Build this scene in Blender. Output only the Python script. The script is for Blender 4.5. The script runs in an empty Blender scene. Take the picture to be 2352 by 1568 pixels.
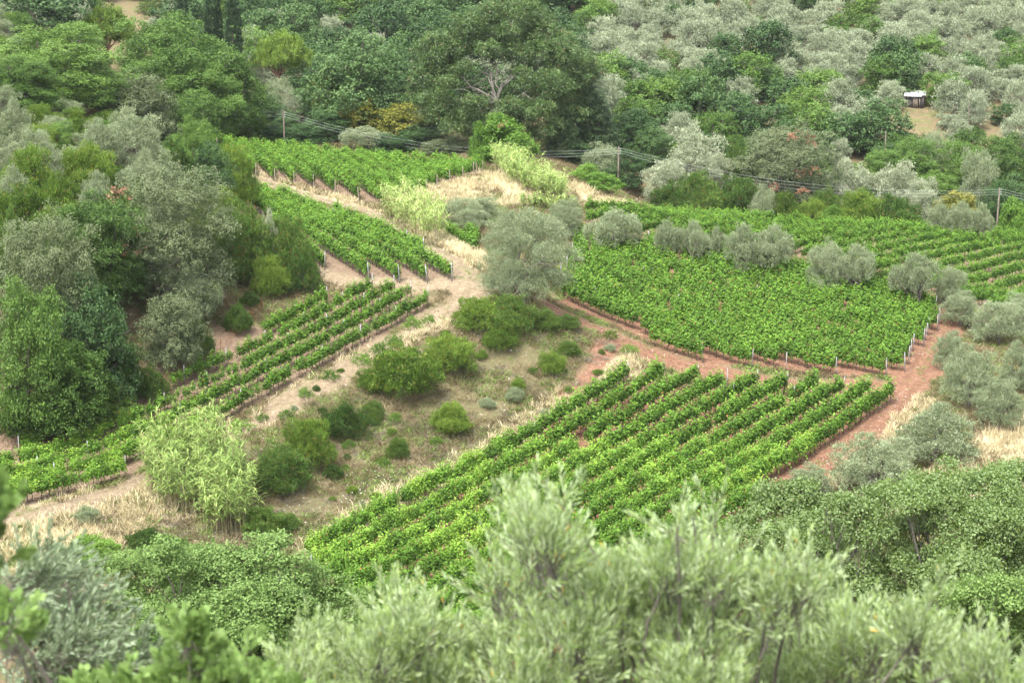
import bpy, math, numpy as np
from math import radians as rad
from mathutils import Vector, Matrix

# ---------------------------------------------------------------- camera, world, sun, exposure
scn = bpy.context.scene
COL = scn.collection
CAMZ, PITCH, FPX = 60.0, rad(15.0), 4200.0        # metres, radians, focal length in 2352-wide pixels
SUN_EL, SUN_AZ = rad(63), rad(-148)                # azimuth measured from +Y towards +X
cam_d = bpy.data.cameras.new("camera"); cam = bpy.data.objects.new("camera", cam_d); COL.objects.link(cam)
cam.location = (0, 0, CAMZ); cam.rotation_euler = (math.pi/2 - PITCH, 0, 0)
cam_d.sensor_width = 36.0; cam_d.lens = 36.0*FPX/2352.0
cam_d.clip_start = 0.5; cam_d.clip_end = 3000
cam_d.dof.use_dof = True; cam_d.dof.focus_distance = 205.0; cam_d.dof.aperture_fstop = 3.2
scn.camera = cam
world = bpy.data.worlds.new("World"); scn.world = world; world.use_nodes = True
wn = world.node_tree.nodes; wl = world.node_tree.links
sky = wn.new('ShaderNodeTexSky'); sky.sky_type = 'NISHITA'; sky.sun_disc = False
sky.sun_elevation = SUN_EL; sky.sun_rotation = SUN_AZ
sky.dust_density = 6.0; sky.air_density = 1.0; sky.ozone_density = 0.6; sky.altitude = 100
hsv = wn.new('ShaderNodeHueSaturation'); hsv.inputs['Saturation'].default_value = .3      # overcast: a nearly neutral sky
wl.new(sky.outputs[0], hsv.inputs['Color']); wl.new(hsv.outputs[0], wn['Background'].inputs[0]); wn['Background'].inputs[1].default_value = 0.15
sd = bpy.data.lights.new("sun", 'SUN'); sun = bpy.data.objects.new("sun", sd); COL.objects.link(sun)
sd.energy = 1.5; sd.angle = rad(13); sd.color = (1.0, 0.965, 0.9)
sdir = Vector((math.sin(SUN_AZ)*math.cos(SUN_EL), math.cos(SUN_AZ)*math.cos(SUN_EL), math.sin(SUN_EL)))
sun.rotation_euler = sdir.to_track_quat('Z', 'Y').to_euler()
scn.view_settings.view_transform = 'Standard'; scn.view_settings.look = 'None'
scn.view_settings.exposure = 2.2; scn.view_settings.gamma = 1.0
scn.cycles.max_bounces = 6; scn.cycles.diffuse_bounces = 4; scn.cycles.transmission_bounces = 4
scn.cycles.volume_bounces = 0; scn.cycles.transparent_max_bounces = 4
scn.cycles.caustics_reflective = False; scn.cycles.caustics_refractive = False

R = np.random.default_rng(7)
# ---------------------------------------------------------------- small mesh library
def norm(a):
    return a/np.maximum(np.linalg.norm(a, axis=-1, keepdims=True), 1e-9)

def mesh_from(name, V, F, mat=None, smooth=False, mat_idx=None, tuft=None):
    """V (n,3), F list of arrays of equal-size faces (each (m,k))."""
    if not isinstance(F, (list, tuple)): F = [F]
    F = [f for f in F if len(f)]
    me = bpy.data.meshes.new(name)
    V = np.ascontiguousarray(V, dtype=np.float32)
    me.vertices.add(len(V)); me.vertices.foreach_set('co', V.ravel())
    li = np.concatenate([f.ravel() for f in F]).astype(np.int32)
    tot = np.concatenate([np.full(len(f), f.shape[1], np.int32) for f in F])
    st = np.concatenate([[0], np.cumsum(tot)[:-1]]).astype(np.int32)
    me.loops.add(len(li)); me.loops.foreach_set('vertex_index', li)
    me.polygons.add(len(tot)); me.polygons.foreach_set('loop_start', st); me.polygons.foreach_set('loop_total', tot)
    if smooth: me.polygons.foreach_set('use_smooth', np.ones(len(tot), bool))
    me.update(calc_edges=True)
    if tuft is not None:
        a = me.attributes.new('tuft', 'FLOAT', 'POINT'); a.data.foreach_set('value', np.ascontiguousarray(tuft, np.float32))
    if mat is not None:
        for m in (mat if isinstance(mat, (list, tuple)) else [mat]): me.materials.append(m)
    if mat_idx is not None: me.polygons.foreach_set('material_index', np.asarray(mat_idx, np.int32))
    return me

def obj(name, me, parent=None, loc=None, rz=0.0, scale=None):
    o = bpy.data.objects.new(name, me); COL.objects.link(o)
    if parent is not None: o.parent = parent
    if loc is not None: o.location = loc
    if rz: o.rotation_euler = (0, 0, rz)
    if scale is not None: o.scale = scale
    return o

def tag(o, label=None, cat=None, group=None, kind=None):
    if label: o['label'] = label
    if cat: o['category'] = cat
    if group: o['group'] = group
    if kind: o['kind'] = kind
    return o

class MB:
    """collects geometry for ONE mesh object"""
    def __init__(s): s.V = []; s.Q = []; s.T = []; s.n = 0
    def add(s, V, F):
        V = np.asarray(V, float); F = np.asarray(F, int)
        (s.Q if F.shape[1] == 4 else s.T).append(F + s.n); s.V.append(V); s.n += len(V)
    def box(s, c, d, rz=0.0, M=None):
        x, y, z = np.asarray(d)/2.0
        v = np.array([[-x,-y,-z],[x,-y,-z],[x,y,-z],[-x,y,-z],[-x,-y,z],[x,-y,z],[x,y,z],[-x,y,z]])
        if M is not None: v = v @ np.asarray(M).T
        if rz: c_, s_ = math.cos(rz), math.sin(rz); v = v @ np.array([[c_, s_, 0], [-s_, c_, 0], [0, 0, 1]])
        s.add(v + np.asarray(c), [[0,3,2,1],[4,5,6,7],[0,1,5,4],[1,2,6,5],[2,3,7,6],[3,0,4,7]])
    def tube(s, P, r, k=6):
        P = np.asarray(P, float); r = np.broadcast_to(np.asarray(r, float), (len(P),))
        T = norm(np.gradient(P, axis=0)); ref = np.array([0.31, 0.95, 0.05])
        A = norm(np.cross(T, ref)); B = np.cross(T, A)
        a = np.arange(k)*2*math.pi/k
        ring = P[:, None] + r[:, None, None]*(np.cos(a)[None, :, None]*A[:, None] + np.sin(a)[None, :, None]*B[:, None])
        n = len(P); i = np.arange(n-1)[:, None]*k; j = np.arange(k)[None]; j2 = (j+1) % k
        F = np.stack([i+j, i+j2, i+k+j2, i+k+j], -1).reshape(-1, 4)
        s.add(ring.reshape(-1, 3), F)
        s.add(np.vstack([ring[-1], P[-1] + T[-1]*r[-1]*0.5]), [[q, (q+1) % k, k] for q in range(k)])
    def mesh(s, name, mat, smooth=False):
        F = []
        if s.Q: F.append(np.concatenate(s.Q))
        if s.T: F.append(np.concatenate(s.T))
        return mesh_from(name, np.concatenate(s.V), F, mat, smooth)
    def build(s, name, mat, parent=None, smooth=False, **k):
        return obj(name, s.mesh(name, mat, smooth), parent, **k)

def leaf_quads(P, A, N, L, W):
    """pointed flat leaves: centre P, long axis A, normal N, length L, width W -> V, F"""
    n = len(P); L = np.broadcast_to(L, (n,))[:, None]; W = np.broadcast_to(W, (n,))[:, None]
    B = norm(np.cross(N, A))
    V = np.stack([P - A*L*.5, P + B*W*.5 + A*L*.06, P + A*L*.5, P - B*W*.5 + A*L*.06], 1).reshape(-1, 3)
    return V, np.arange(n*4).reshape(-1, 4)

def rdir(n, rng): return norm(rng.normal(size=(n, 3)))

# ---------------------------------------------------------------- materials
def new_mat(name):
    m = bpy.data.materials.new(name); m.use_nodes = True
    nt = m.node_tree; nt.nodes.clear()
    return m, nt, nt.nodes.new('ShaderNodeOutputMaterial')

def ramp(nt, fac, stops):
    r = nt.nodes.new('ShaderNodeValToRGB'); e = r.color_ramp.elements
    while len(e) > 1: e.remove(e[-1])
    e[0].position = stops[0][0]; e[0].color = (*stops[0][1], 1)
    for p, c in stops[1:]:
        q = e.new(p); q.color = (*c, 1)
    if fac is not None: nt.links.new(fac, r.inputs[0])
    return r.outputs[0]

def math_n(nt, op, a, b=None, c=None, clamp=False):
    n = nt.nodes.new('ShaderNodeMath'); n.operation = op; n.use_clamp = clamp
    for i, x in enumerate((a, b, c)):
        if x is None: continue
        if isinstance(x, (int, float)): n.inputs[i].default_value = x
        else: nt.links.new(x, n.inputs[i])
    return n.outputs[0]

def noise_n(nt, scale, detail=3, rough=.6, vec=None, coord='Object'):
    if vec is None:
        tc = nt.nodes.new('ShaderNodeTexCoord'); vec = tc.outputs[coord]
    n = nt.nodes.new('ShaderNodeTexNoise'); n.inputs['Scale'].default_value = scale
    n.inputs['Detail'].default_value = detail; n.inputs['Roughness'].default_value = rough
    nt.links.new(vec, n.inputs['Vector']); return n.outputs['Fac']

def mix_c(nt, f, a, b, mode='MIX'):
    n = nt.nodes.new('ShaderNodeMix'); n.data_type = 'RGBA'; n.blend_type = mode
    for i, x in ((0, f), (6, a), (7, b)):
        if isinstance(x, (int, float)): n.inputs[i].default_value = x
        elif isinstance(x, tuple): n.inputs[i].default_value = (*x, 1)
        else: nt.links.new(x, n.inputs[i])
    return n.outputs[2]

def leaf_mat(name, stops, trans=0.35, patch=.35, rough=.55, under=None, odd=None, obj_var=.25, patch_scale=.35, gloss=.15, world_patch=False, tw=.5):
    """stops: colour range picked per leaf; patch: how much a slow noise shifts it; odd=(colour, share) rare dead leaves"""
    m, nt, out = new_mat(name)
    geo = nt.nodes.new('ShaderNodeNewGeometry'); oi = nt.nodes.new('ShaderNodeObjectInfo')
    rpi = geo.outputs['Random Per Island']
    nz = noise_n(nt, patch_scale, 2, .5, vec=geo.outputs['Position'] if world_patch else None)
    f = math_n(nt, 'MULTIPLY_ADD', rpi, 1-patch, 0.0)
    f = math_n(nt, 'MULTIPLY_ADD', math_n(nt, 'MULTIPLY_ADD', nz, 3.0, -1.0, clamp=True), patch, f)
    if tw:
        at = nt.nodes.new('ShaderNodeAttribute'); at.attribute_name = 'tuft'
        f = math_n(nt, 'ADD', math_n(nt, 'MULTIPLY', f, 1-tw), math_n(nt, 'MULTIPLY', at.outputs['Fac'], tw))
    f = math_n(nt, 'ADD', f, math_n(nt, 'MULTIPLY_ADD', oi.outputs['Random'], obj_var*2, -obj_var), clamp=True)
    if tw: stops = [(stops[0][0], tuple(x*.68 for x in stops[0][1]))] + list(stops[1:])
    c = ramp(nt, f, stops)
    if odd:
        o_ = math_n(nt, 'FRACT', math_n(nt, 'MULTIPLY', rpi, 37.7))
        c = mix_c(nt, math_n(nt, 'LESS_THAN', o_, odd[1]), c, odd[0])
    if under: c = mix_c(nt, geo.outputs['Backfacing'], c, under)
    p = nt.nodes.new('ShaderNodeBsdfPrincipled'); nt.links.new(c, p.inputs['Base Color'])
    p.inputs['Roughness'].default_value = rough; p.inputs['Specular IOR Level'].default_value = gloss
    t = nt.nodes.new('ShaderNodeBsdfTranslucent')
    tc = mix_c(nt, .5, c, mix_c(nt, 1.0, c, (1.0, 1.15, .55), 'MULTIPLY')); nt.links.new(tc, t.inputs[0])
    mx = nt.nodes.new('ShaderNodeMixShader'); mx.inputs[0].default_value = trans
    nt.links.new(p.outputs[0], mx.inputs[1]); nt.links.new(t.outputs[0], mx.inputs[2]); nt.links.new(mx.outputs[0], out.inputs[0])
    return m

def plain_mat(name, c1, c2, scale=6.0, rough=.85, stretch=None, bump=.3, spec=.3):
    m, nt, out = new_mat(name)
    tc = nt.nodes.new('ShaderNodeTexCoord'); vec = tc.outputs['Object']
    if stretch:
        mp = nt.nodes.new('ShaderNodeMapping'); mp.inputs['Scale'].default_value = stretch; nt.links.new(vec, mp.inputs[0]); vec = mp.outputs[0]
    n = noise_n(nt, scale, 5, .65, vec)
    c = ramp(nt, n, [(.3, c1), (.7, c2)])
    p = nt.nodes.new('ShaderNodeBsdfPrincipled'); nt.links.new(c, p.inputs['Base Color']); p.inputs['Roughness'].default_value = rough
    p.inputs['Specular IOR Level'].default_value = spec
    b = nt.nodes.new('ShaderNodeBump'); b.inputs['Strength'].default_value = bump; nt.links.new(n, b.inputs['Height']); nt.links.new(b.outputs[0], p.inputs['Normal'])
    nt.links.new(p.outputs[0], out.inputs[0]); return m

# leaf colours (linear albedo)
M = {}
M['oak']    = leaf_mat('oak_leaves', [(0, (.040,.080,.018)), (.5, (.075,.140,.028)), (1, (.13,.21,.045))])
M['oakd']   = leaf_mat('dark_oak_leaves', [(0, (.025,.055,.018)), (.5, (.045,.090,.028)), (1, (.080,.135,.042))], trans=.25)
M['holm']   = leaf_mat('holm_oak_leaves', [(0, (.035,.062,.018)), (.5, (.068,.11,.034)), (1, (.125,.175,.06))], trans=.2, under=(.10,.125,.06))
M['olive']  = leaf_mat('olive_leaves', [(0, (.09,.125,.055)), (.5, (.15,.19,.095)), (1, (.24,.285,.16))], trans=.25, under=(.21,.25,.15), rough=.5, obj_var=.2)
M['grove']  = leaf_mat('grove_olive_leaves', [(0, (.12,.15,.085)), (.5, (.185,.22,.13)), (1, (.28,.32,.20))], trans=.2, under=(.22,.255,.17), rough=.6, obj_var=.28)
M['silver'] = leaf_mat('silver_shrub_leaves', [(0, (.10,.13,.07)), (.5, (.18,.21,.125)), (1, (.31,.34,.22))], trans=.2, under=(.27,.30,.20))
M['lent']   = leaf_mat('mastic_leaves', [(0, (.045,.09,.014)), (.5, (.095,.165,.024)), (1, (.18,.255,.045))], odd=((.24,.14,.05), .03))
M['lentd']  = leaf_mat('dark_mastic_leaves', [(0, (.028,.065,.014)), (.5, (.055,.11,.022)), (1, (.11,.175,.035))], odd=((.2,.10,.04), .04))
M['yell']   = leaf_mat('yellowing_leaves', [(0, (.07,.10,.015)), (.5, (.16,.17,.03)), (1, (.30,.25,.05))])
M['pine']   = leaf_mat('stone_pine_needles', [(0, (.07,.12,.02)), (.5, (.12,.19,.03)), (1, (.19,.27,.05))], trans=.25)
M['cyp']    = leaf_mat('cypress_scales', [(0, (.014,.032,.016)), (.6, (.03,.058,.025)), (1, (.055,.085,.035))], trans=.12)
M['cedar']  = leaf_mat('cedar_needles', [(0, (.020,.045,.018)), (.5, (.04,.075,.028)), (1, (.085,.115,.045))], trans=.15)
M['euc']    = leaf_mat('eucalyptus_leaves', [(0, (.038,.07,.020)), (.5, (.072,.125,.034)), (1, (.15,.20,.068))], trans=.3, gloss=.3, rough=.5, odd=((.16,.10,.05), .02))
M['bright'] = leaf_mat('bright_green_leaves', [(0, (.05,.11,.015)), (.5, (.09,.18,.025)), (1, (.16,.26,.05))])
M['dead']   = leaf_mat('dead_leaves', [(0, (.12,.06,.035)), (1, (.30,.16,.10))], trans=.1)
M['vine']   = leaf_mat('vine_leaves', [(0, (.052,.118,.017)), (.5, (.120,.238,.030)), (1, (.26,.40,.06))], trans=.42, odd=((.20,.10,.03), .012), patch=.42, patch_scale=.30, world_patch=True)
M['reed']   = leaf_mat('reed_leaves', [(0, (.12,.19,.045)), (.5, (.23,.32,.09)), (1, (.40,.45,.18))], trans=.4, patch=.2, tw=0)
M['cane']   = leaf_mat('reed_canes', [(0, (.22,.22,.10)), (1, (.42,.36,.20))], trans=.1, tw=0)
M['straw']  = leaf_mat('dry_grass_blades', [(0, (.34,.28,.165)), (.5, (.55,.475,.31)), (1, (.74,.66,.48))], trans=.3, patch=.4, patch_scale=.12, tw=0)
M['brownst'] = leaf_mat('brown_grass_blades', [(0, (.10,.085,.04)), (.5, (.19,.15,.085)), (1, (.42,.36,.24))], trans=.3, patch=.6, patch_scale=.25, tw=0)
M['brush']  = leaf_mat('dead_brush_twigs', [(0, (.07,.06,.045)), (.5, (.13,.115,.085)), (1, (.24,.21,.16))], trans=.1, patch=.4, tw=0)
M['weed']   = leaf_mat('weed_leaves', [(0, (.07,.11,.03)), (.5, (.12,.18,.04)), (1, (.22,.28,.09))], trans=.3, tw=0)
M['nolive'] = leaf_mat('close_olive_leaves', [(0, (.19,.285,.085)), (.5, (.28,.375,.13)), (1, (.47,.55,.28))], trans=.4, under=(.32,.40,.22), rough=.45, gloss=.3, odd=((.45,.30,.05), .006), patch_scale=1.2)
M['nolive2']= leaf_mat('grey_olive_leaves', [(0, (.11,.17,.085)), (.5, (.165,.225,.125)), (1, (.27,.335,.20))], trans=.3, under=(.20,.25,.16), rough=.5, gloss=.25, odd=((.55,.25,.03), .001), patch_scale=1.0)
M['noak']   = leaf_mat('close_oak_leaves', [(0, (.08,.14,.036)), (.5, (.13,.21,.058)), (1, (.21,.305,.10))], trans=.4, patch_scale=.8)
M['poplar'] = leaf_mat('pale_backed_leaves', [(0, (.065,.115,.02)), (.5, (.115,.18,.035)), (1, (.20,.275,.075))], trans=.35, under=(.13,.19,.07), gloss=.2, rough=.5)
M['bark']   = plain_mat('grey_bark', (.06,.05,.04), (.16,.14,.12), 3.0, stretch=(1, 1, .25))
M['barkl']  = plain_mat('pale_bark', (.05,.045,.036), (.13,.12,.10), 2.5, stretch=(1, 1, .3))
M['barkr']  = plain_mat('reddish_bark', (.12,.06,.04), (.24,.13,.09), 3.0, stretch=(1, 1, .3))
M['vinewd'] = plain_mat('vine_wood', (.035,.025,.02), (.10,.075,.06), 14.0)
M['post']   = plain_mat('grey_post', (.15,.155,.16), (.25,.25,.255), 8.0, rough=.6, stretch=(1, 1, .2))
M['postw']  = plain_mat('weathered_wood', (.16,.13,.10), (.30,.25,.20), 8.0, stretch=(1, 1, .15))
M['pole']   = plain_mat('pole_wood', (.11,.085,.07), (.22,.18,.15), 5.0, stretch=(1, 1, .1))
M['rust']   = plain_mat('rusty_iron', (.08,.03,.015), (.20,.08,.04), 9.0)
M['wire']   = plain_mat('aluminium_wire', (.24,.25,.26), (.34,.35,.36), 3.0, rough=.4)
M['white']  = plain_mat('white_sheet', (.26,.27,.28), (.42,.43,.44), 1.0, rough=.5)
M['shedw']  = plain_mat('dark_shed_wood', (.035,.030,.032), (.10,.085,.08), 5.0, stretch=(8, 8, .3))
M['stone']  = plain_mat('pale_stone', (.35,.31,.27), (.62,.58,.52), 4.0)
M['petal']  = plain_mat('white_petals', (.55,.56,.50), (.7,.7,.66), 4.0)
M['redbox'] = plain_mat('red_brown_box', (.22,.07,.04), (.32,.11,.07), 3.0)
# ---------------------------------------------------------------- terrain
SP, CP = math.sin(PITCH), math.cos(PITCH)
def P3(u, v, D):
    """world point seen at pixel (u, v) of the 2352-wide picture at depth D metres"""
    x = (u-1176)/FPX; y = -(v-784)/FPX
    return np.array([D*x, D*(CP + y*SP), CAMZ + D*(-SP + y*CP)])
def proj(P):
    P = np.atleast_2d(P); d = P - np.array([0, 0, CAMZ])
    D = d[:, 1]*CP - d[:, 2]*SP; up = d[:, 1]*SP + d[:, 2]*CP
    return 1176 + FPX*d[:, 0]/D, 784 - FPX*up/D, D

CP_PIX = [
 # terrace crest (outer edge of the track)
 (60,1200,156),(180,1165,161),(300,1125,166),(420,1065,172),(540,1000,178),(620,945,182),(700,890,186),(850,800,193),(925,767,196),(1000,735,199),(1130,690,204),
 # inner side of the terrace
 (0,1035,172),(150,1010,175),(300,925,182),(450,855,188),(560,780,196),(640,710,203),(720,665,208),
 # mid-left block
 (1030,645,206),(820,630,210),(705,590,216),(600,440,255),(700,470,250),(870,500,243),(1030,618,211),
 # upper-left block
 (585,400,262),(870,470,252),(700,430,258),(500,335,290),(650,350,288),(900,375,285),(1110,395,275),(1000,430,262),
 # mound and hollow behind the olive
 (1110,400,262),(1010,440,255),(1050,470,248),(1170,475,247),(1050,530,238),(1050,555,232),(950,540,232),(1090,600,215),
 (1140,400,268),(1280,400,268),(1380,475,260),(1460,465,268),(1250,375,280),(1190,350,290),(1290,465,252),
 (1205,690,203),(1160,650,206),
 # red track between the two lower blocks
 (1280,705,211),(1400,760,207),(1550,830,201),(1700,865,198),(1900,890,197),(2080,880,197),(2170,750,219),(2080,920,193),(1990,1000,184),(1900,1070,177),(1790,1130,170),(1690,1200,163),
 (1310,570,238),(1700,700,222),(2000,750,215),(1400,560,240),(1560,590,237),(1750,620,234),(1930,660,229),(2100,700,223),(2200,700,225),
 (1340,495,262),(1500,500,265),(1800,515,268),(2100,535,272),(2352,560,274),(2000,600,247),(2352,620,253),(2352,700,236),
 # foot of the bank / edge of the lower block
 (1440,850,196),(1370,885,193),(1300,920,190),(1200,990,184),(1080,1060,178),(960,1130,171),(840,1200,165),(700,1290,158),
 (1330,870,194),(1200,860,192),(1000,910,187),(870,1000,181),(720,1090,172),(560,1160,165),
 (1150,1430,149),(900,1400,150),(1500,1350,153),(1700,1400,148),
 (560,1260,158),(300,1250,158),(60,1300,150),
 (2352,1000,182),(2200,1000,181),(2352,850,203),(2250,1100,172),(2352,1200,163),
 # far side
 (1450,330,305),(1600,200,345),(1600,50,380),(1600,-60,410),(2352,-60,430),(2352,100,385),(2352,220,350),(2352,330,320),(2100,340,318),(2200,260,338),
 (1500,490,280),(1650,500,282),(1800,515,284),(2000,525,286),(2200,540,288),(2352,545,290),(1600,370,312),(2000,300,325),(300,10,450),(0,-60,420),(700,50,400),(1000,50,395),(1000,200,350),(700,-60,430),
]
CP_DROP = [(240,335,41),(240,300,41),(100,195,41),(100,230,34),(100,260,33),(100,320,32),(350,200,45.5),(350,225,40.5),(350,260,39.5),(500,235,44),(500,270,43),
 (-200,180,40),(-200,230,30),(-200,300,25),(400,310,42),(700,320,45)]
CP_W = []
for X in (-70, -35, 0, 35, 70):
    CP_W += [(X,125,0),(X,100,7),(X,70,18),(X,40,34),(X,20,46),(X,8,51),(X,0,57.5),(X,-40,60)]
for X in (-420, -200, 0, 200, 420):
    CP_W += [(X,560,50),(X,700,72)]
CP_W += [(-140,100,12),(-140,150,22),(-150,60,34),(140,100,6),(140,60,24),(120,150,2),(130,200,3),(150,280,4),(-420,300,45),(420,300,14),(-420,100,50),(420,100,10),(420,420,32),(-420,420,50)]
ctrl = [P3(*p) for p in CP_PIX]
for u, D, dr in CP_DROP:
    z = CAMZ-dr; y = (-dr/D + SP)/CP; ctrl.append(np.array([D*(u-1176)/FPX, D*(CP+y*SP), z]))
ctrl += [np.array(p, float) for p in CP_W]
ctrl = np.array(ctrl)
def _phi(A, B): return np.sqrt(((A[:, None]-B[None])**2).sum(-1) + 9.0)
_n = len(ctrl); _K = np.zeros((_n+3, _n+3)); _K[:_n, :_n] = _phi(ctrl[:, :2], ctrl[:, :2]) - np.eye(_n)*0.8
_P = np.c_[np.ones(_n), ctrl[:, :2]/100]; _K[:_n, _n:] = _P; _K[_n:, :_n] = _P.T
_w = np.linalg.solve(_K, np.r_[ctrl[:, 2], 0, 0, 0])
def rbf(XY):
    out = np.empty(len(XY))
    for i in range(0, len(XY), 20000):
        q = XY[i:i+20000]; out[i:i+20000] = _phi(q, ctrl[:, :2]) @ _w[:_n] + np.c_[np.ones(len(q)), q/100] @ _w[_n:]
    return out
def axis(lo, a, b, hi, fine, grow=1.07):
    xs = list(np.arange(a, b, fine)); s = fine; x = xs[-1]
    while x < hi: s = min(s*grow, 14); x += s; xs.append(min(x, hi))
    s = fine; x = xs[0]; left = []
    while x > lo: s = min(s*grow, 14); x -= s; left.append(max(x, lo))
    return np.array(sorted(set(left)) + xs)
GX = axis(-420, -72, 72, 420, .55); GY = axis(-45, 138, 285, 700, .55)
gx, gy = np.meshgrid(GX, GY); GXY = np.c_[gx.ravel(), gy.ravel()]
GZ = rbf(GXY).reshape(gx.shape)
def vnoise(XY, s, seed):
    r = np.random.default_rng(seed).random((256, 256)); q = XY/s + 128.5*(seed % 7)
    i = np.floor(q).astype(int); f = q-i; f = f*f*(3-2*f)
    a = r[i[:, 0] % 256, i[:, 1] % 256]; b = r[(i[:, 0]+1) % 256, i[:, 1] % 256]; c = r[i[:, 0] % 256, (i[:, 1]+1) % 256]; d = r[(i[:, 0]+1) % 256, (i[:, 1]+1) % 256]
    return (a*(1-f[:, 0])+b*f[:, 0])*(1-f[:, 1]) + (c*(1-f[:, 0])+d*f[:, 0])*f[:, 1] - .5
GZ = GZ + (vnoise(GXY, 9, 1)*.35 + vnoise(GXY, 3.1, 2)*.22 + vnoise(GXY, 1.2, 3)*.10).reshape(GZ.shape)
def terr(X, Y):
    X = np.atleast_1d(np.asarray(X, float)); Y = np.atleast_1d(np.asarray(Y, float))
    i = np.clip(np.searchsorted(GX, X)-1, 0, len(GX)-2); j = np.clip(np.searchsorted(GY, Y)-1, 0, len(GY)-2)
    fx = np.clip((X-GX[i])/(GX[i+1]-GX[i]), 0, 1); fy = np.clip((Y-GY[j])/(GY[j+1]-GY[j]), 0, 1)
    return (GZ[j, i]*(1-fx)+GZ[j, i+1]*fx)*(1-fy) + (GZ[j+1, i]*(1-fx)+GZ[j+1, i+1]*fx)*fy
def hit(u, v, dmin=110):
    """where the sight line of pixel (u, v) meets the ground"""
    Ds = np.arange(dmin, 640, .5); x = (u-1176)/FPX; y = -(v-784)/FPX
    X = Ds*x; Y = Ds*(CP+y*SP); Z = CAMZ + Ds*(-SP+y*CP); g = terr(X, Y) - Z
    k = np.argmax(g > 0)
    if g[k] <= 0: k = len(Ds)-1
    if k > 0: t = g[k-1]/(g[k-1]-g[k]) if g[k-1] < 0 else 0; D = Ds[k-1] + .5*t
    else: D = Ds[0]
    p = P3(u, v, D); p[2] = terr(p[0], p[1])[0]
    return p
def hits(pts): return np.array([hit(*p)[:2] for p in pts])
def seg_dist(XY, line):
    d = np.full(len(XY), 1e9)
    for a, b in zip(line[:-1], line[1:]):
        ab = b-a; t = np.clip(((XY-a) @ ab)/(ab @ ab), 0, 1); d = np.minimum(d, np.linalg.norm(XY-(a+t[:, None]*ab), axis=1))
    return d
def in_poly(XY, poly):
    x, y = XY[:, 0], XY[:, 1]; ins = np.zeros(len(XY), bool); n = len(poly)
    for i in range(n):
        x1, y1 = poly[i]; x2, y2 = poly[(i+1) % n]
        c = ((y1 > y) != (y2 > y)) & (x < (x2-x1)*(y-y1)/(y2-y1+1e-12)+x1); ins ^= c
    return ins

# outlines, given where they stand on the ground
BLK = {
 'A': dict(poly=[(1428,880),(1560,880),(1750,893),(1900,905),(2045,922),(1975,1000),(1880,1070),(1780,1130),(1680,1205),(1690,1500),(1150,1500),(900,1470),(690,1300),(840,1205),(960,1135),(1080,1062),(1200,995)], dirp=((1435,880),(700,1292))),
 'B': dict(poly=[(1283,695),(1400,745),(1545,812),(1640,838),(1800,850),(1950,862),(2065,868),(2110,790),(2158,735),(2120,702),(1900,644),(1700,591),(1500,569),(1330,549)], dirp=((1283,700),(1545,816))),
 'C': dict(poly=[(985,706),(840,795),(700,868),(520,965),(300,1090),(130,1145),(-40,1200),(-40,1090),(60,1040),(230,985),(350,925),(480,850),(600,775),(700,715),(830,672),(900,668),(950,685)], dirp=((985,706),(520,965))),
 'D': dict(poly=[(1030,641),(930,652),(820,640),(700,600),(640,545),(560,470),(585,430),(700,478),(800,510),(900,550),(985,592)], dirp=((1030,630),(700,482))),
 'F': dict(poly=[(585,402),(700,428),(800,452),(868,472),(940,462),(1005,432),(1080,405),(1112,392),(900,378),(650,350),(480,338),(540,372)], dirp=((700,430),(580,345))),
 'E': dict(poly=[(1345,492),(1450,492),(1640,505),(1800,518),(2140,538),(2360,556),(2420,760),(2210,702),(2130,676),(2000,640),(1800,590),(1600,560),(1340,546)], dirp=((1900,640),(2352,560))),
 'G': dict(poly=[(1030,545),(1095,545),(1095,590),(1060,575)], dirp=((1035,548),(1095,580))),
}
for b in BLK.values():
    b['xy'] = hits(b['poly']); d = hits(b['dirp']); b['dir'] = norm((d[1]-d[0])[None])[0]
TRACK_MAIN = hits([(1130,655),(1060,690),(985,728),(900,785),(800,845),(700,905),(600,962),(500,1020),(380,1085),(250,1135),(60,1185),(-60,1210)])
TRACK_UP = hits([(1130,655),(1075,630),(1040,600),(960,560),(880,505),(800,478),(700,450),(590,412)])
TRACK_IN = hits([(1090,650),(980,655),(880,650),(760,640),(700,610)])
TRACK_RED = hits([(1272,708),(1400,768),(1540,836),(1700,866),(1900,895),(2080,890),(2100,870),(2170,750),(2180,720)])
TRACK_RED2 = hits([(2090,880),(2060,925),(1990,1005),(1900,1072),(1790,1135),(1690,1205)])
TRACK_GUL = hits([(1400,775),(1385,830),(1350,870),(1300,905)])
INNER = hits([(0,1050),(150,1030),(300,940),(450,862),(560,790)])
BANK = hits([(60,1200),(300,1125),(540,1000),(700,890),(850,800),(1000,735),(1130,690),(1250,720),(1400,780),(1430,840),(1300,920),(1200,990),(1080,1060),(960,1130),(840,1200),(700,1290),(560,1300),(300,1290),(60,1320)])

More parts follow.
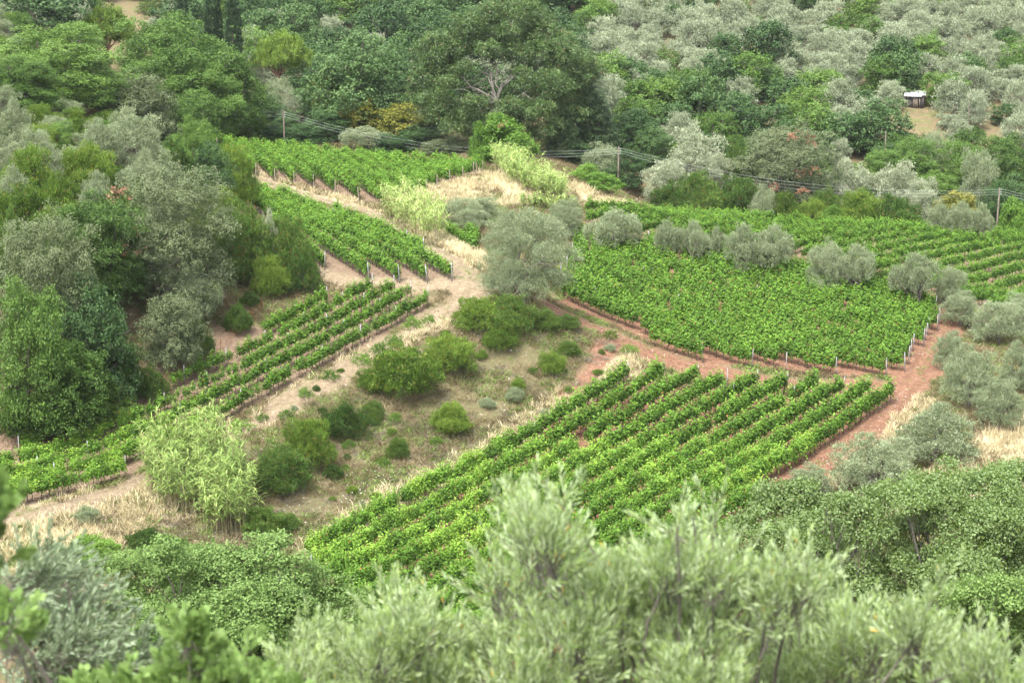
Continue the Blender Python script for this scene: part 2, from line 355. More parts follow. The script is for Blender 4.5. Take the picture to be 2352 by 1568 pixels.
XY = GXY
def soft(d, w, e=.8): return np.clip((w-d)/e + .5, 0, 1)
wob = vnoise(XY, 2.3, 5)*1.3 + vnoise(XY, .9, 6)*.6
m_track = np.maximum.reduce([soft(seg_dist(XY, TRACK_MAIN)+wob, 1.3), soft(seg_dist(XY, TRACK_UP)+wob, 1.6), soft(seg_dist(XY, TRACK_IN)+wob, 1.5)])
m_red = np.maximum.reduce([soft(seg_dist(XY, TRACK_RED)+wob, 2.3), soft(seg_dist(XY, TRACK_RED2)+wob, 1.6), soft(seg_dist(XY, TRACK_GUL)+wob, 1.3)])
jn = hits([(1075,650)])[0]; m_track = np.maximum(m_track, soft(np.linalg.norm(XY-jn, axis=1)+wob, 3.5))
inv = {k: in_poly(XY, b['xy']) for k, b in BLK.items()}
lower = inv['A'] | inv['B']
m_soil = lower.astype(float)
m_brown = (inv['C'] | inv['D'] | inv['F'] | inv['E'] | inv['G']).astype(float)
m_brown = np.maximum(m_brown, soft(seg_dist(XY, INNER)+wob, 4.0))
m_bank = in_poly(XY, BANK).astype(float)
straw = np.zeros(len(XY))
STRAW_L = [(hits([(1020,590),(1050,600),(1085,610),(1060,575),(1000,545),(930,520)]), 2.2), (hits([(870,492),(800,468),(700,440),(590,405)]), 1.0),
           (hits([(1000,440),(1060,425),(1130,410),(1160,450),(1100,455),(1050,455),(1020,450),(1090,430)]), 4.2), (hits([(1235,405),(1300,430),(1370,468),(1440,478)]), 2.6),
           (hits([(1440,830),(1320,905),(1200,985),(1080,1055),(960,1125),(840,1195),(720,1275)]), 1.7), (hits([(2110,920),(2040,985),(1960,1050),(1900,1100),(1800,1150)]), 2.0),
           (hits([(60,1190),(300,1120),(520,1010),(700,900),(860,810),(1000,745)]), 1.3), (hits([(60,1230),(200,1190),(330,1160)]), 4.5), (hits([(2140,538),(2360,552)]), 1.2),
           (hits([(2352,980),(2320,1050),(2250,1100),(2150,1140),(2050,1170)]), 4.0)]
for L, w in STRAW_L: straw = np.maximum(straw, soft(seg_dist(XY, L)+wob, w))
straw *= (1-m_track)*(1-m_red)
hu, hv, hD = proj(np.c_[XY, GZ.ravel()])
reddish = ((m_soil > 0) | (m_red > 0)).astype(float)

# region of each grid cell
nx, ny = len(GX), len(GY)
ii = (np.arange(ny-1)[:, None]*nx + np.arange(nx-1)[None]).ravel()
quads = np.stack([ii, ii+1, ii+nx+1, ii+nx], -1)
V = np.c_[XY, GZ.ravel()]
qt = m_track[quads].mean(1) > .5; qr = (m_red[quads].mean(1) > .5) & ~qt
soils = (m_soil[quads].mean(1) > .5) & ~qt & ~qr; soilb = np.zeros_like(soils)
for k in 'CDFEG': soilb |= (inv[k][quads].mean(1) > .5)
soilb &= ~(qt | qr | soils)
def ground_mat():
    m, nt, out = new_mat('earth')
    def att(n):
        a = nt.nodes.new('ShaderNodeAttribute'); a.attribute_name = n; return a
    a = att('mask'); s = nt.nodes.new('ShaderNodeSeparateColor'); nt.links.new(a.outputs['Color'], s.inputs[0])
    b = att('mask2'); s2 = nt.nodes.new('ShaderNodeSeparateColor'); nt.links.new(b.outputs['Color'], s2.inputs[0])
    geo = nt.nodes.new('ShaderNodeNewGeometry'); pos = geo.outputs['Position']
    n1 = noise_n(nt, .35, 5, .6, pos); n2 = noise_n(nt, 2.2, 6, .7, pos); n3 = noise_n(nt, 9.0, 3, .7, pos)
    base = ramp(nt, n1, [(.35, (.10,.09,.045)), (.5, (.15,.115,.065)), (.62, (.10,.11,.04)), (.75, (.20,.15,.09))])
    bank = ramp(nt, n2, [(.3, (.085,.072,.038)), (.44, (.13,.10,.06)), (.52, (.10,.11,.042)), (.62, (.175,.13,.082)), (.74, (.12,.14,.05))])
    red = ramp(nt, n2, [(.3, (.11,.056,.034)), (.5, (.18,.096,.06)), (.7, (.25,.15,.10))])
    brown = ramp(nt, n2, [(.3, (.11,.075,.05)), (.5, (.17,.12,.08)), (.7, (.23,.17,.12))])
    track = ramp(nt, n2, [(.3, (.14,.108,.068)), (.5, (.215,.168,.11)), (.7, (.285,.232,.16))])
    strawc = ramp(nt, n2, [(.3, (.30,.245,.15)), (.7, (.46,.39,.26))])
    c = mix_c(nt, s2.outputs[0], base, bank)
    c = mix_c(nt, s2.outputs[1], c, brown)
    c = mix_c(nt, s.outputs[1], c, red)
    c = mix_c(nt, s.outputs[2], c, strawc)
    c = mix_c(nt, s.outputs[0], c, track)
    c = mix_c(nt, math_n(nt, 'MULTIPLY', s2.outputs[2], .45), c, mix_c(nt, 1.0, c, (.55,.52,.50), 'MULTIPLY'))
    peb = math_n(nt, 'GREATER_THAN', n3, .68); c = mix_c(nt, math_n(nt, 'MULTIPLY', peb, .35), c, (.55,.48,.40))
    p = nt.nodes.new('ShaderNodeBsdfPrincipled'); nt.links.new(c, p.inputs['Base Color']); p.inputs['Roughness'].default_value = .95; p.inputs['Specular IOR Level'].default_value = .15
    bp = nt.nodes.new('ShaderNodeBump'); bp.inputs['Strength'].default_value = 1.0; bp.inputs['Distance'].default_value = .4
    nt.links.new(math_n(nt, 'ADD', n2, math_n(nt, 'MULTIPLY', n3, .4)), bp.inputs['Height']); nt.links.new(bp.outputs[0], p.inputs['Normal'])
    nt.links.new(p.outputs[0], out.inputs[0]); return m
M['earth'] = ground_mat()
mask = np.c_[m_track, np.maximum(m_red, m_soil), straw, np.ones(len(V))]
d_c = np.minimum.reduce([seg_dist(XY, TRACK_MAIN), seg_dist(XY, TRACK_UP), seg_dist(XY, TRACK_RED), seg_dist(XY, TRACK_RED2)])
rut = np.exp(-((d_c-.8)/.28)**2)
mask2 = np.c_[m_bank, m_brown, rut, np.ones(len(V))]
def ground_piece(name, sel, label):
    q = quads[sel]; used, inv_ = np.unique(q, return_inverse=True)
    me = mesh_from(name, V[used], inv_.reshape(q.shape), M['earth'], smooth=True)
    for nm, arr in (('mask', mask), ('mask2', mask2)):
        a = me.attributes.new(nm, 'FLOAT_COLOR', 'POINT'); a.data.foreach_set('color', arr[used].astype(np.float32).ravel())
    o = obj(name, me); tag(o, label, None, None, 'structure'); return o
rest = ~(qt | qr | soils | soilb)
ground_piece('ground', rest, 'hillside ground of dry earth and sparse grass')
ground_piece('dirt_track', qt, 'pale dirt track along the upper terrace')
ground_piece('red_dirt_track', qr, 'red earth track between the lower vineyards')
ground_piece('vineyard_soil', soils, 'red tilled soil under the lower vines')
ground_piece('terrace_soil', soilb, 'brown soil under the terrace vines')
# ---------------------------------------------------------------- plants: shape builders
def lobes_for(kind, w, h, rng):
    """lobe centres and radii (metres, tree base at the origin)"""
    C, Rr = [], []
    r = w/2
    if kind in ('round', 'holm'):
        n = 15 if kind == 'round' else 17
        z0 = h*.50; rz = h*.50
        for i in range(n):
            ph = i*2.399963 + rng.uniform(-.3, .3); t = (i+.5)/n; cz = 1-1.75*t
            s = math.sqrt(max(0, 1-cz*cz)); k = rng.uniform(.48, .84)
            C.append((math.cos(ph)*s*r*k, math.sin(ph)*s*r*k, z0 + cz*rz*rng.uniform(.6, .86))); q = rng.uniform(.28, .44); Rr.append((q*r, q*r, q*r*.85))
        for i in range(9):
            ph = i*.7; C.append((math.cos(ph)*r*.6, math.sin(ph)*r*.6, h*rng.uniform(.13, .24))); Rr.append((r*.34, r*.34, h*.15))
        C.append((0, 0, z0)); Rr.append((r*.5, r*.5, rz*.5))
    elif kind == 'olive':
        n = 11
        for i in range(n):
            ph = i*2.399963 + rng.uniform(-.6, .6); k = math.sqrt((i+.5)/n)*rng.uniform(.55, .78)
            z = h*(.74-.36*k*k) + rng.uniform(-.12, .10)*h; q = rng.uniform(.26, .42)
            C.append((math.cos(ph)*r*k, math.sin(ph)*r*k, z)); Rr.append((q*r, q*r, q*r*rng.uniform(1.0, 1.3)))
        for i in range(11):
            ph = i*.57 + rng.uniform(0, .3); C.append((math.cos(ph)*r*.62, math.sin(ph)*r*.62, h*rng.uniform(.16, .42))); q = rng.uniform(.28, .38); Rr.append((q*r, q*r, q*r))
    elif kind == 'pollard':     # several upright brushes on stout limbs
        C.append((0, 0, h*.58)); Rr.append((r*.42, r*.42, h*.38))
        for i in range(5):
            ph = i*1.257+rng.uniform(-.4, .4); k = rng.uniform(.42, .68)
            C.append((math.cos(ph)*r*k, math.sin(ph)*r*k, h*rng.uniform(.32, .56))); Rr.append((r*.36, r*.36, h*rng.uniform(.24, .36)))
    elif kind == 'bush':
        n = 15
        for i in range(n):
            ph = i*2.399963 + rng.uniform(-.7, .7); k = math.sqrt((i+.3)/n)*rng.uniform(.5, .92)
            z = h*.66*math.sqrt(max(0.02, 1-k*k*1.25)) ; q = rng.uniform(.27, .42)
            C.append((math.cos(ph)*r*k, math.sin(ph)*r*k, z*rng.uniform(.6, 1.1))); q *= rng.uniform(.65, 1.1); Rr.append((q*r, q*r, min(q*r, h*.36)))
        for i in range(8):
            ph = i*.785+rng.uniform(-.2, .2); C.append((math.cos(ph)*r*.66, math.sin(ph)*r*.66, h*.2)); q = .32; Rr.append((q*r, q*r, h*.24))
    elif kind == 'umbrella':
        for i in range(26):
            ph = i*2.399963; k = math.sqrt((i+.5)/26)*.84
            C.append((math.cos(ph)*r*k, math.sin(ph)*r*k, h*(.84-.42*k*k) + rng.uniform(-.02, .02)*h)); q = rng.uniform(.19, .26); Rr.append((q*r, q*r, q*r*.8))
        for i in range(8):
            ph = i*.785; C.append((math.cos(ph)*r*.45, math.sin(ph)*r*.45, h*.55)); Rr.append((r*.22, r*.22, r*.2))
    elif kind == 'column':
        for i in range(14):
            t = i/13; C.append((rng.uniform(-.04, .04)*w, rng.uniform(-.04, .04)*w, h*(.06+.86*t)))
            q = r*(.55+.45*math.sin(min(1, t*1.6+.25)*math.pi*.62))*(1-.75*max(0, t-.55)/.45); Rr.append((q, q, h*.075))
    elif kind == 'conifer':
        nl = 15
        for i in range(nl):
            t = i/(nl-1); z = h*(.12+.84*t); rr = r*(1-t)**.8*.95 + .25; nb = max(3, int(8*(1-t)+2))
            for j in range(nb):
                ph = j*2*math.pi/nb + i*1.3 + rng.uniform(-.3, .3); k = rng.uniform(.45, .75)
                C.append((math.cos(ph)*rr*k, math.sin(ph)*rr*k, z-.10*rr+rng.uniform(-.3, .3))); Rr.append((rr*.38, rr*.38, .35+.02*h))
    return np.array(C), np.array(Rr)

def bud(C, Rr, rng, n2=7, frac=.42, core=.72):
    """split each lobe into small boughs sitting on its upper surface, so crowns read as layered clumps with gaps"""
    C2, R2 = [C], [Rr*core]
    for c, r in zip(C, Rr):
        d = rdir(n2, rng); d[:, 2] = np.abs(d[:, 2])*1.1 - .25; d = norm(d)
        k = rng.uniform(.62, 1.0, (n2, 1)); C2.append(c + r*d*k); R2.append(r*frac*rng.uniform(.7, 1.3, (n2, 1))*np.array([1.05, 1.05, .88]))
    return np.concatenate(C2), np.concatenate(R2)
def crown_geo(C, Rr, n_leaf, L, W, rng, style='out', tuft=.35, K=10, zmin=.15, shell=(.72, 1.06), jag=0.0, lowcut=-.55):
    area = (Rr[:, 0]*Rr[:, 2]); nt_ = max(20, int(n_leaf/K*2.6)); pick = rng.choice(len(C), nt_, p=area/area.sum())
    d = rdir(nt_, rng); d[:, 2] = np.where(d[:, 2] < lowcut, -d[:, 2]*.6, d[:, 2]); d = norm(d)
    sh = rng.uniform(*shell, nt_)**.7; 
    if jag: sh += jag*np.maximum(0, rng.normal(size=nt_))*np.clip(d[:, 2]+.4, 0, 1)
    P = C[pick] + Rr[pick]*d*sh[:, None]
    keep = np.ones(nt_, bool)
    for i in range(len(C)):
        q = np.linalg.norm((P-C[i])/Rr[i], axis=1); keep &= ~((q < .55) & (pick != i))
    keep &= P[:, 2] > zmin
    P = P[keep][:max(1, int(n_leaf/K))]; d = d[keep][:len(P)]
    n = len(P)*K; base = np.repeat(P, K, 0); dd = np.repeat(d, K, 0)
    off = rng.normal(size=(n, 3))*tuft*np.array([.55, .55, .42]); pos = base + off
    rn = rdir(n, rng)
    if style == 'out':     # blades lie roughly along the surface, tilted up
        N = norm(dd*.55 + np.array([0, 0, .5]) + rn*.75); A = norm(np.cross(N, rdir(n, rng)))
    elif style == 'up':    # shoots point outwards and up
        A = norm(dd*.75 + np.array([0, 0, .75]) + rn*.65); N = norm(np.cross(A, rdir(n, rng)))
    elif style == 'hang':
        A = norm(dd*.45 + np.array([0, 0, -.6]) + rn*.7); N = norm(np.cross(A, rdir(n, rng))); N *= np.sign(N[:, 2:3]+1e-9)
    elif style == 'flat':
        A = norm(dd*np.array([1, 1, .1]) + rn*.5 + np.array([0, 0, -.1])); N = norm(np.array([0, 0, 1.0]) + rn*.4)
    V_, F_ = leaf_quads(pos, A, N, L*rng.uniform(.7, 1.25, n), W*rng.uniform(.7, 1.2, n))
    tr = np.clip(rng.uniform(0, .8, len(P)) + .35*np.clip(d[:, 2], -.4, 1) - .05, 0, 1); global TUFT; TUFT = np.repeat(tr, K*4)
    return V_, F_

def curve_pts(a, b, rng, n=6, wob=.06, up=.0):
    a = np.asarray(a, float); b = np.asarray(b, float); t = np.linspace(0, 1, n)[:, None]
    L = np.linalg.norm(b-a); p = a + (b-a)*t; off = np.cumsum(rng.normal(size=(n, 3)), 0)*wob*L*.35
    off -= off[0]; off -= t*off[-1]; p = p + off*1.0; p[:, 2] += (np.sin(t[:, 0]*math.pi)*up*L); return p

def trunk_geo(C, Rr, h, w, rng, r0, fork=.25, nl=9, lean=.08, stick=.9, mb=None, twigs=2):
    mb = mb or MB(); top = np.array([rng.normal()*lean*w, rng.normal()*lean*w, h*fork])
    mb.tube(np.vstack([curve_pts((0, 0, -.5), top, rng, 6, .05)]), np.linspace(r0*1.25, r0*.8, 6), 8)
    idx = rng.permutation(len(C))[:nl]
    for i in idx:
        e = C[i] + np.array([0, 0, 1])*Rr[i, 2]*(stick-.9)
        p = curve_pts(top - np.array([0, 0, .05*h]), e, rng, 7, .10, .06); mb.tube(p, np.linspace(r0*.55, r0*.12, 7), 6)
        for _ in range(twigs):
            q = p[rng.integers(3, 6)]; e2 = C[i] + Rr[i]*rdir(1, rng)[0]*.95; mb.tube(curve_pts(q, e2, rng, 5, .1), np.linspace(r0*.2, r0*.05, 5), 4)
    return mb

PROTO = {}
def proto(key, kind, w, h, leafmat, bark, n_leaf, L, W, style, r0, seed, fork=.25, K=10, tuft=.35, jag=.0, nl=9, **kw):
    rng = np.random.default_rng(seed); C, Rr = lobes_for(kind, w, h, rng); C0, R0 = C, Rr
    if kind in ('round', 'holm', 'olive', 'bush', 'umbrella'): C, Rr = bud(C, Rr, rng, 6 if kind in ('bush', 'umbrella') else 7, .5 if kind == 'bush' else .42)
    V_, F_ = crown_geo(C, Rr, n_leaf, L, W, rng, style, tuft=tuft, K=K, jag=jag, **kw)
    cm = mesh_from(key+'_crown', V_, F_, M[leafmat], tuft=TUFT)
    C, Rr = C0, R0; tm = trunk_geo(C, Rr, h, w, rng, r0, fork, nl).mesh(key+'_trunk', M[bark], True) if nl else trunk_geo(C[:1], Rr[:1], h, w, rng, r0, .5, 0).mesh(key+'_trunk', M[bark], True)
    r_ = np.percentile(np.hypot(V_[:, 0], V_[:, 1]), 97)*2; PROTO[key] = (r_, np.percentile(V_[:, 2], 99.6), cm, tm); return key
def variants(base, n, *a, **k):
    out = []
    for i in range(n): out.append(proto(f'{base}{i}', *a, seed=hash_(base)+i*17, **k))
    return out
def hash_(s): return sum((i+3)*ord(c) for i, c in enumerate(s)) % 9973

NAMES = {'grove': 'olive_tree', 'olive': 'olive_tree', 'oak': 'oak_tree', 'oakd': 'oak_tree', 'holm': 'holm_oak', 'pine': 'stone_pine', 'cyp': 'cypress_tree', 'shrub': 'shrub'}
def place(key, x, y, w=None, h=None, z=None, rz=None, name='tree', label=None, cat='tree', group=None, parts=('crown', 'trunk'), tilt=0.0):
    pw, ph, cm, tm = PROTO[key]
    if z is None: z = terr(x, y)[0]
    e = bpy.data.objects.new(name, None); COL.objects.link(e); e.location = (x, y, z-.05)
    e.rotation_euler = (tilt, 0, R.uniform(0, 6.28) if rz is None else rz)
    sw = (w or pw)/pw; sh = (h or ph)/ph; e.scale = (sw, sw, sh); e.empty_display_size = .5
    for nm, me in zip(parts, (cm, tm)):
        c = bpy.data.objects.new(nm, me); COL.objects.link(c); c.parent = e
    tag(e, label, cat, group); return e

# far kinds (small in the picture)
variants('fgrove', 5, 'olive', 7, 5.6, 'grove', 'bark', 7500, .29, .13, 'up', .22, K=12, tuft=.42, jag=.12)
variants('fround', 4, 'round', 9, 8, 'oakd', 'bark', 6500, .38, .26, 'out', .28, K=12, tuft=.5)
variants('fgreen', 3, 'round', 9, 7.5, 'oak', 'bark', 6500, .36, .24, 'out', .28, K=12, tuft=.5)
variants('fbright', 2, 'round', 7, 6, 'bright', 'bark', 4000, .28, .2, 'out', .2, K=12, tuft=.4)
variants('fbush', 3, 'bush', 6, 4.2, 'lentd', 'bark', 3400, .26, .16, 'out', .12, K=12, tuft=.35)
# middle kinds
variants('olive', 4, 'olive', 7, 6.2, 'olive', 'bark', 24000, .21, .07, 'up', .24, K=16, tuft=.30, jag=.16)
variants('pollard', 2, 'pollard', 7, 6, 'olive', 'bark', 17000, .24, .075, 'up', .30, K=16, tuft=.25, jag=.12)
variants('silver', 2, 'holm', 8, 7, 'silver', 'bark', 17000, .22, .13, 'up', .2, K=14, tuft=.35)
variants('holm', 3, 'holm', 9, 8, 'holm', 'bark', 30000, .19, .12, 'out', .28, K=14, tuft=.34, jag=.08)
variants('holmL', 2, 'holm', 13, 12, 'holm', 'bark', 70000, .18, .11, 'out', .38, K=16, tuft=.36, jag=.08)
variants('oakL', 2, 'round', 14, 13, 'oak', 'bark', 75000, .21, .145, 'out', .42, K=16, tuft=.42, jag=.08)
variants('rolive', 2, 'holm', 11, 10.5, 'olive', 'bark', 80000, .18, .065, 'up', .3, K=18, tuft=.34, jag=.14)
variants('oak', 3, 'round', 10, 9, 'oak', 'bark', 27000, .23, .16, 'out', .30, K=14, tuft=.40, jag=.08)
variants('oakd', 3, 'round', 10, 9, 'oakd', 'bark', 27000, .23, .16, 'out', .30, K=14, tuft=.40, jag=.08)
variants('lent', 4, 'bush', 5, 3.4, 'lent', 'bark', 20000, .14, .075, 'up', .08, K=12, tuft=.20, jag=.22)
variants('lentd', 3, 'bush', 5, 3.4, 'lentd', 'bark', 20000, .14, .075, 'up', .08, K=12, tuft=.20, jag=.22)
variants('bright', 2, 'bush', 5, 4, 'bright', 'bark', 14000, .18, .12, 'out', .1, K=12, tuft=.28, jag=.06)
variants('greyb', 3, 'bush', 5, 4, 'olive', 'bark', 15000, .18, .07, 'up', .1, K=14, tuft=.25, jag=.1)
variants('herb', 3, 'bush', 2, .9, 'bright', 'bark', 1300, .13, .05, 'up', .03, K=8, tuft=.12, jag=.5, nl=3, shell=(.3, 1.15))
variants('yell', 2, 'round', 7, 6, 'yell', 'bark', 10000, .26, .18, 'out', .18, K=12, tuft=.4)
variants('pine', 2, 'umbrella', 10, 9, 'pine', 'barkr', 20000, .36, .10, 'up', .26, fork=.45, K=16, tuft=.34, nl=12)
variants('cyp', 2, 'column', 2.6, 16, 'cyp', 'bark', 12000, .32, .12, 'up', .16, K=12, tuft=.22, nl=0)
variants('cedar', 2, 'conifer', 10, 16, 'cedar', 'bark', 24000, .38, .14, 'flat', .3, fork=.6, K=14, tuft=.42, nl=0, lowcut=-.9)
# ---------------------------------------------------------------- grapevines
def vine_leaves(rng, n_up, n_side, per, L, wide=1.0, hmax=1.95):
    P, Dn, tt_ = [], [], []
    for i in range(n_up):
        x = rng.uniform(-.55, .55); y = rng.normal()*.12; a = np.array([x, y, .78])
        b = np.array([x + rng.normal()*.16, y + rng.normal()*.20, rng.uniform(1.45, hmax)])
        t = rng.uniform(0, 1.0, per)[:, None]; p = a+(b-a)*t + rng.normal(size=(per, 3))*np.array([.10, .13, .06])
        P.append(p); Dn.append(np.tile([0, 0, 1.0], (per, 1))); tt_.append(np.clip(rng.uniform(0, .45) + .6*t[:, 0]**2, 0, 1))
    for i in range(n_side):
        s = rng.choice([-1, 1]); x = rng.uniform(-.55, .55); a = np.array([x, s*.08, rng.uniform(1.2, 1.65)])
        b = np.array([x+rng.normal()*.2, s*rng.uniform(.24, .62)*wide, rng.uniform(.40, 1.35)])
        t = rng.uniform(0, 1, per)[:, None]; p = a+(b-a)*t; p[:, 2] += np.sin(t[:, 0]*math.pi)*.14; p += rng.normal(size=p.shape)*.085
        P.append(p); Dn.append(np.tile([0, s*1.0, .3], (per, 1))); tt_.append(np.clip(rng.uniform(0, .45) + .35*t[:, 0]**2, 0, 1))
    P = np.concatenate(P); Dn = np.concatenate(Dn); n = len(P)
    out = P - np.array([0, 0, 1.15]); out[:, 0] *= .2
    N = norm(norm(out)*.7 + np.array([0, 0, .55]) + rdir(n, rng)*.6); A = norm(np.cross(N, rdir(n, rng)) + np.array([0, 0, -.3]))
    N = norm(np.cross(A, np.cross(N, A)))
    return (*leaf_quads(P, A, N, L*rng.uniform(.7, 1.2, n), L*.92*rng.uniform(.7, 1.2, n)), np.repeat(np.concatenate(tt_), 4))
def vine_trunk(rng):
    mb = MB(); p = curve_pts((0, 0, -.15), (rng.normal()*.06, 0, .78), rng, 5, .10); mb.tube(p, [.045, .04, .035, .035, .04], 6)
    for s in (-1, 1): mb.tube(curve_pts(p[-1], (s*.5, 0, .85), rng, 4, .05), [.03, .025, .02, .015], 5)
    return mb
vr = np.random.default_rng(11)
VHI = [vine_leaves(vr, 20, 18, 27, .155, hmax=2.35) for _ in range(6)]
VTHIN = [vine_leaves(vr, 8, 6, 20, .155, hmax=1.95) for _ in range(3)]
VFAR = [vine_leaves(vr, 14, 12, 18, .195, .60, hmax=2.3) for _ in range(6)]
VSTEM = [vine_trunk(vr) for _ in range(3)]
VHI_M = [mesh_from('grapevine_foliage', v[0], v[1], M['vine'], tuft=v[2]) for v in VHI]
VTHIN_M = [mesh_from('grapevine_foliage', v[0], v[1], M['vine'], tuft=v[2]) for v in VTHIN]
VST_M = [m.mesh('grapevine_trunk', M['vinewd'], True) for m in VSTEM]
WHERE = {'A': 'lower vineyard', 'B': 'big vineyard behind the red track', 'C': 'terrace vineyard', 'D': 'vineyard above the terrace track', 'F': 'bright upper vineyard', 'E': 'far vineyard', 'G': 'far vineyard'}
ZS = {'A': 1.12, 'B': 1.05}
vines, post_spots = [], []
for k, b in BLK.items():
    d = b['dir']; nrm = np.array([-d[1], d[0]]); o = b['xy'][0]
    q = b['xy']-o; lo, hi = (q @ nrm).min(), (q @ nrm).max(); a0, a1 = (q @ d).min(), (q @ d).max()
    sp = {'A': 2.55, 'B': 2.55, 'C': 2.5, 'D': 2.55, 'F': 2.3, 'E': 3.05, 'G': 2.5}[k]
    start = -sp*math.floor(-lo/sp) + (.35 if k in 'A' else -.3 if k == 'C' else 0)
    row = 0
    for s in np.arange(start, hi, sp):
        t = np.arange(a0, a1, .95); pts = o + nrm*s + d*t[:, None]; ok = in_poly(pts, b['xy'])
        if ok.sum() < 3: continue
        row += 1; idx = np.where(ok)[0]; cnt = 0
        for i_, j in enumerate(idx):
            p = pts[j] + d*vr.normal()*.08; cnt += 1
            vines.append((k, row, cnt, p[0], p[1], math.atan2(d[1], d[0])))
        for e, sg in ((idx[0], -1), (idx[-1], 1)): post_spots.append((k, row, 'end', *(pts[e] + d*sg*.75), sg))
        for j in idx[4:-3:6]: post_spots.append((k, row, 'mid', *(pts[j] + d*.45), 0))
va = np.array([(v[3], v[4]) for v in vines]); vz = terr(va[:, 0], va[:, 1]); uu, vv, dd_ = proj(np.c_[va, vz+1.2])
PROF = np.array([(-50,1250),(0,1180),(60,1170),(150,1220),(300,1240),(600,1240),(680,1340),(900,1300),(1100,1330),(1150,1160),(1220,1090),(1320,1120),(1450,1170),(1580,1110),(1660,1170),(1700,1150),(1950,1130),(2400,1090)])
inview = (uu > -60) & (uu < 2412) & (vv > 250) & (vv < np.interp(uu, PROF[:, 0], PROF[:, 1])+330)
shown = (uu > 0) & (uu < 2352) & (vv < np.interp(uu, PROF[:, 0], PROF[:, 1])-12)
order = np.argsort(np.where(shown, dd_, 1e9)); single = set(order[:300].tolist())
ONES = 'zeroth first second third fourth fifth sixth seventh eighth ninth tenth eleventh twelfth thirteenth fourteenth fifteenth sixteenth seventeenth eighteenth nineteenth'.split()
TENS = ['', '', 'twent', 'thirt', 'fort', 'fift', 'sixt', 'sevent', 'eight', 'ninet']
def ordi(n):
    if n < 20: return ONES[n]
    if n >= 100: return 'hundredth' if n == 100 else 'hundred-and-' + ordi(n-100)
    return TENS[n//10] + ('ieth' if n % 10 == 0 else 'y-' + ONES[n % 10])
WHERE.update(B='vineyard behind the red track', D='vineyard above the track')
END = {'A': 'red track', 'C': 'track junction', 'D': 'track end'}
bigV, bigF, tV, nV, bigT = [], [], [], 0, []
tF = []; tn = 0
for i, (k, row, cnt, x, y, rz) in enumerate(vines):
    if not inview[i]: continue
    thin = k == 'C' and ((150 < uu[i] < 560 and vr.random() < .6 and seg_dist(np.array([[x, y]]), TRACK_MAIN)[0] > 7.5) or vr.random() < .06)
    if thin and vr.random() < .10: continue
    if k != 'C' and vr.random() < .03: continue
    rr = rz + (math.pi if vr.random() < .5 else 0) + vr.normal()*.06; sc = vr.uniform(.88, 1.14)*({'A': 1.12, 'B': 1.10, 'E': .98, 'F': 1.1, 'D': 1.06}.get(k, 1.0) if not thin else .95); z = vz[i]
    if i in single:
        e = bpy.data.objects.new('grapevine', None); COL.objects.link(e); e.location = (x, y, z); e.rotation_euler = (0, 0, rr); zs = ZS.get(k, 1.0); e.scale = (sc, sc, sc*zs); e.empty_display_size = .3
        lk = 'spindly young' if thin else 'leafy green'
        tag(e, f"{lk} grapevine, {ordi(cnt)} from the {END.get(k, 'track end')} in the {ordi(row)} row, {WHERE[k]}", 'grapevine', f"grapevines of the {WHERE[k]}")
        me = VTHIN_M[vr.integers(3)] if thin else VHI_M[vr.integers(6)]
        for nm, m_ in (('foliage', me), ('trunk', VST_M[vr.integers(3)])):
            c = bpy.data.objects.new(nm, m_); COL.objects.link(c); c.parent = e
    else:
        c_, s_ = math.cos(rr), math.sin(rr); Rm = np.array([[c_, s_, 0], [-s_, c_, 0], [0, 0, ZS.get(k, 1.0)]])*sc
        pool = VTHIN if thin else (VHI if dd_[i] < 175 else VFAR); Vl, Fl, Tl = pool[vr.integers(len(pool))]; bigT.append(Tl)
        bigV.append(Vl @ Rm + np.array([x, y, z])); nV += len(Vl)
        st = VSTEM[vr.integers(3)]; sv = np.concatenate(st.V) @ Rm + np.array([x, y, z]); tV.append(sv); tF.append(np.concatenate(st.Q) + tn); tn += len(sv)
LV = np.concatenate(bigV); TV = np.concatenate(tV)
Q1 = np.arange(len(LV)).reshape(-1, 4); Q2 = np.concatenate(tF) + len(LV)
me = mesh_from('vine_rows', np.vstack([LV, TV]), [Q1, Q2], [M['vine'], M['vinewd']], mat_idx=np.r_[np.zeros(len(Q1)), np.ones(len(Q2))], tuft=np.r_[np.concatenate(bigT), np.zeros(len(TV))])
tag(obj('vine_rows', me), 'unbroken rows of leafy green grapevines covering the vineyard blocks', 'vines', None, 'stuff')
print('vines', inview.sum(), 'quads', len(Q1))

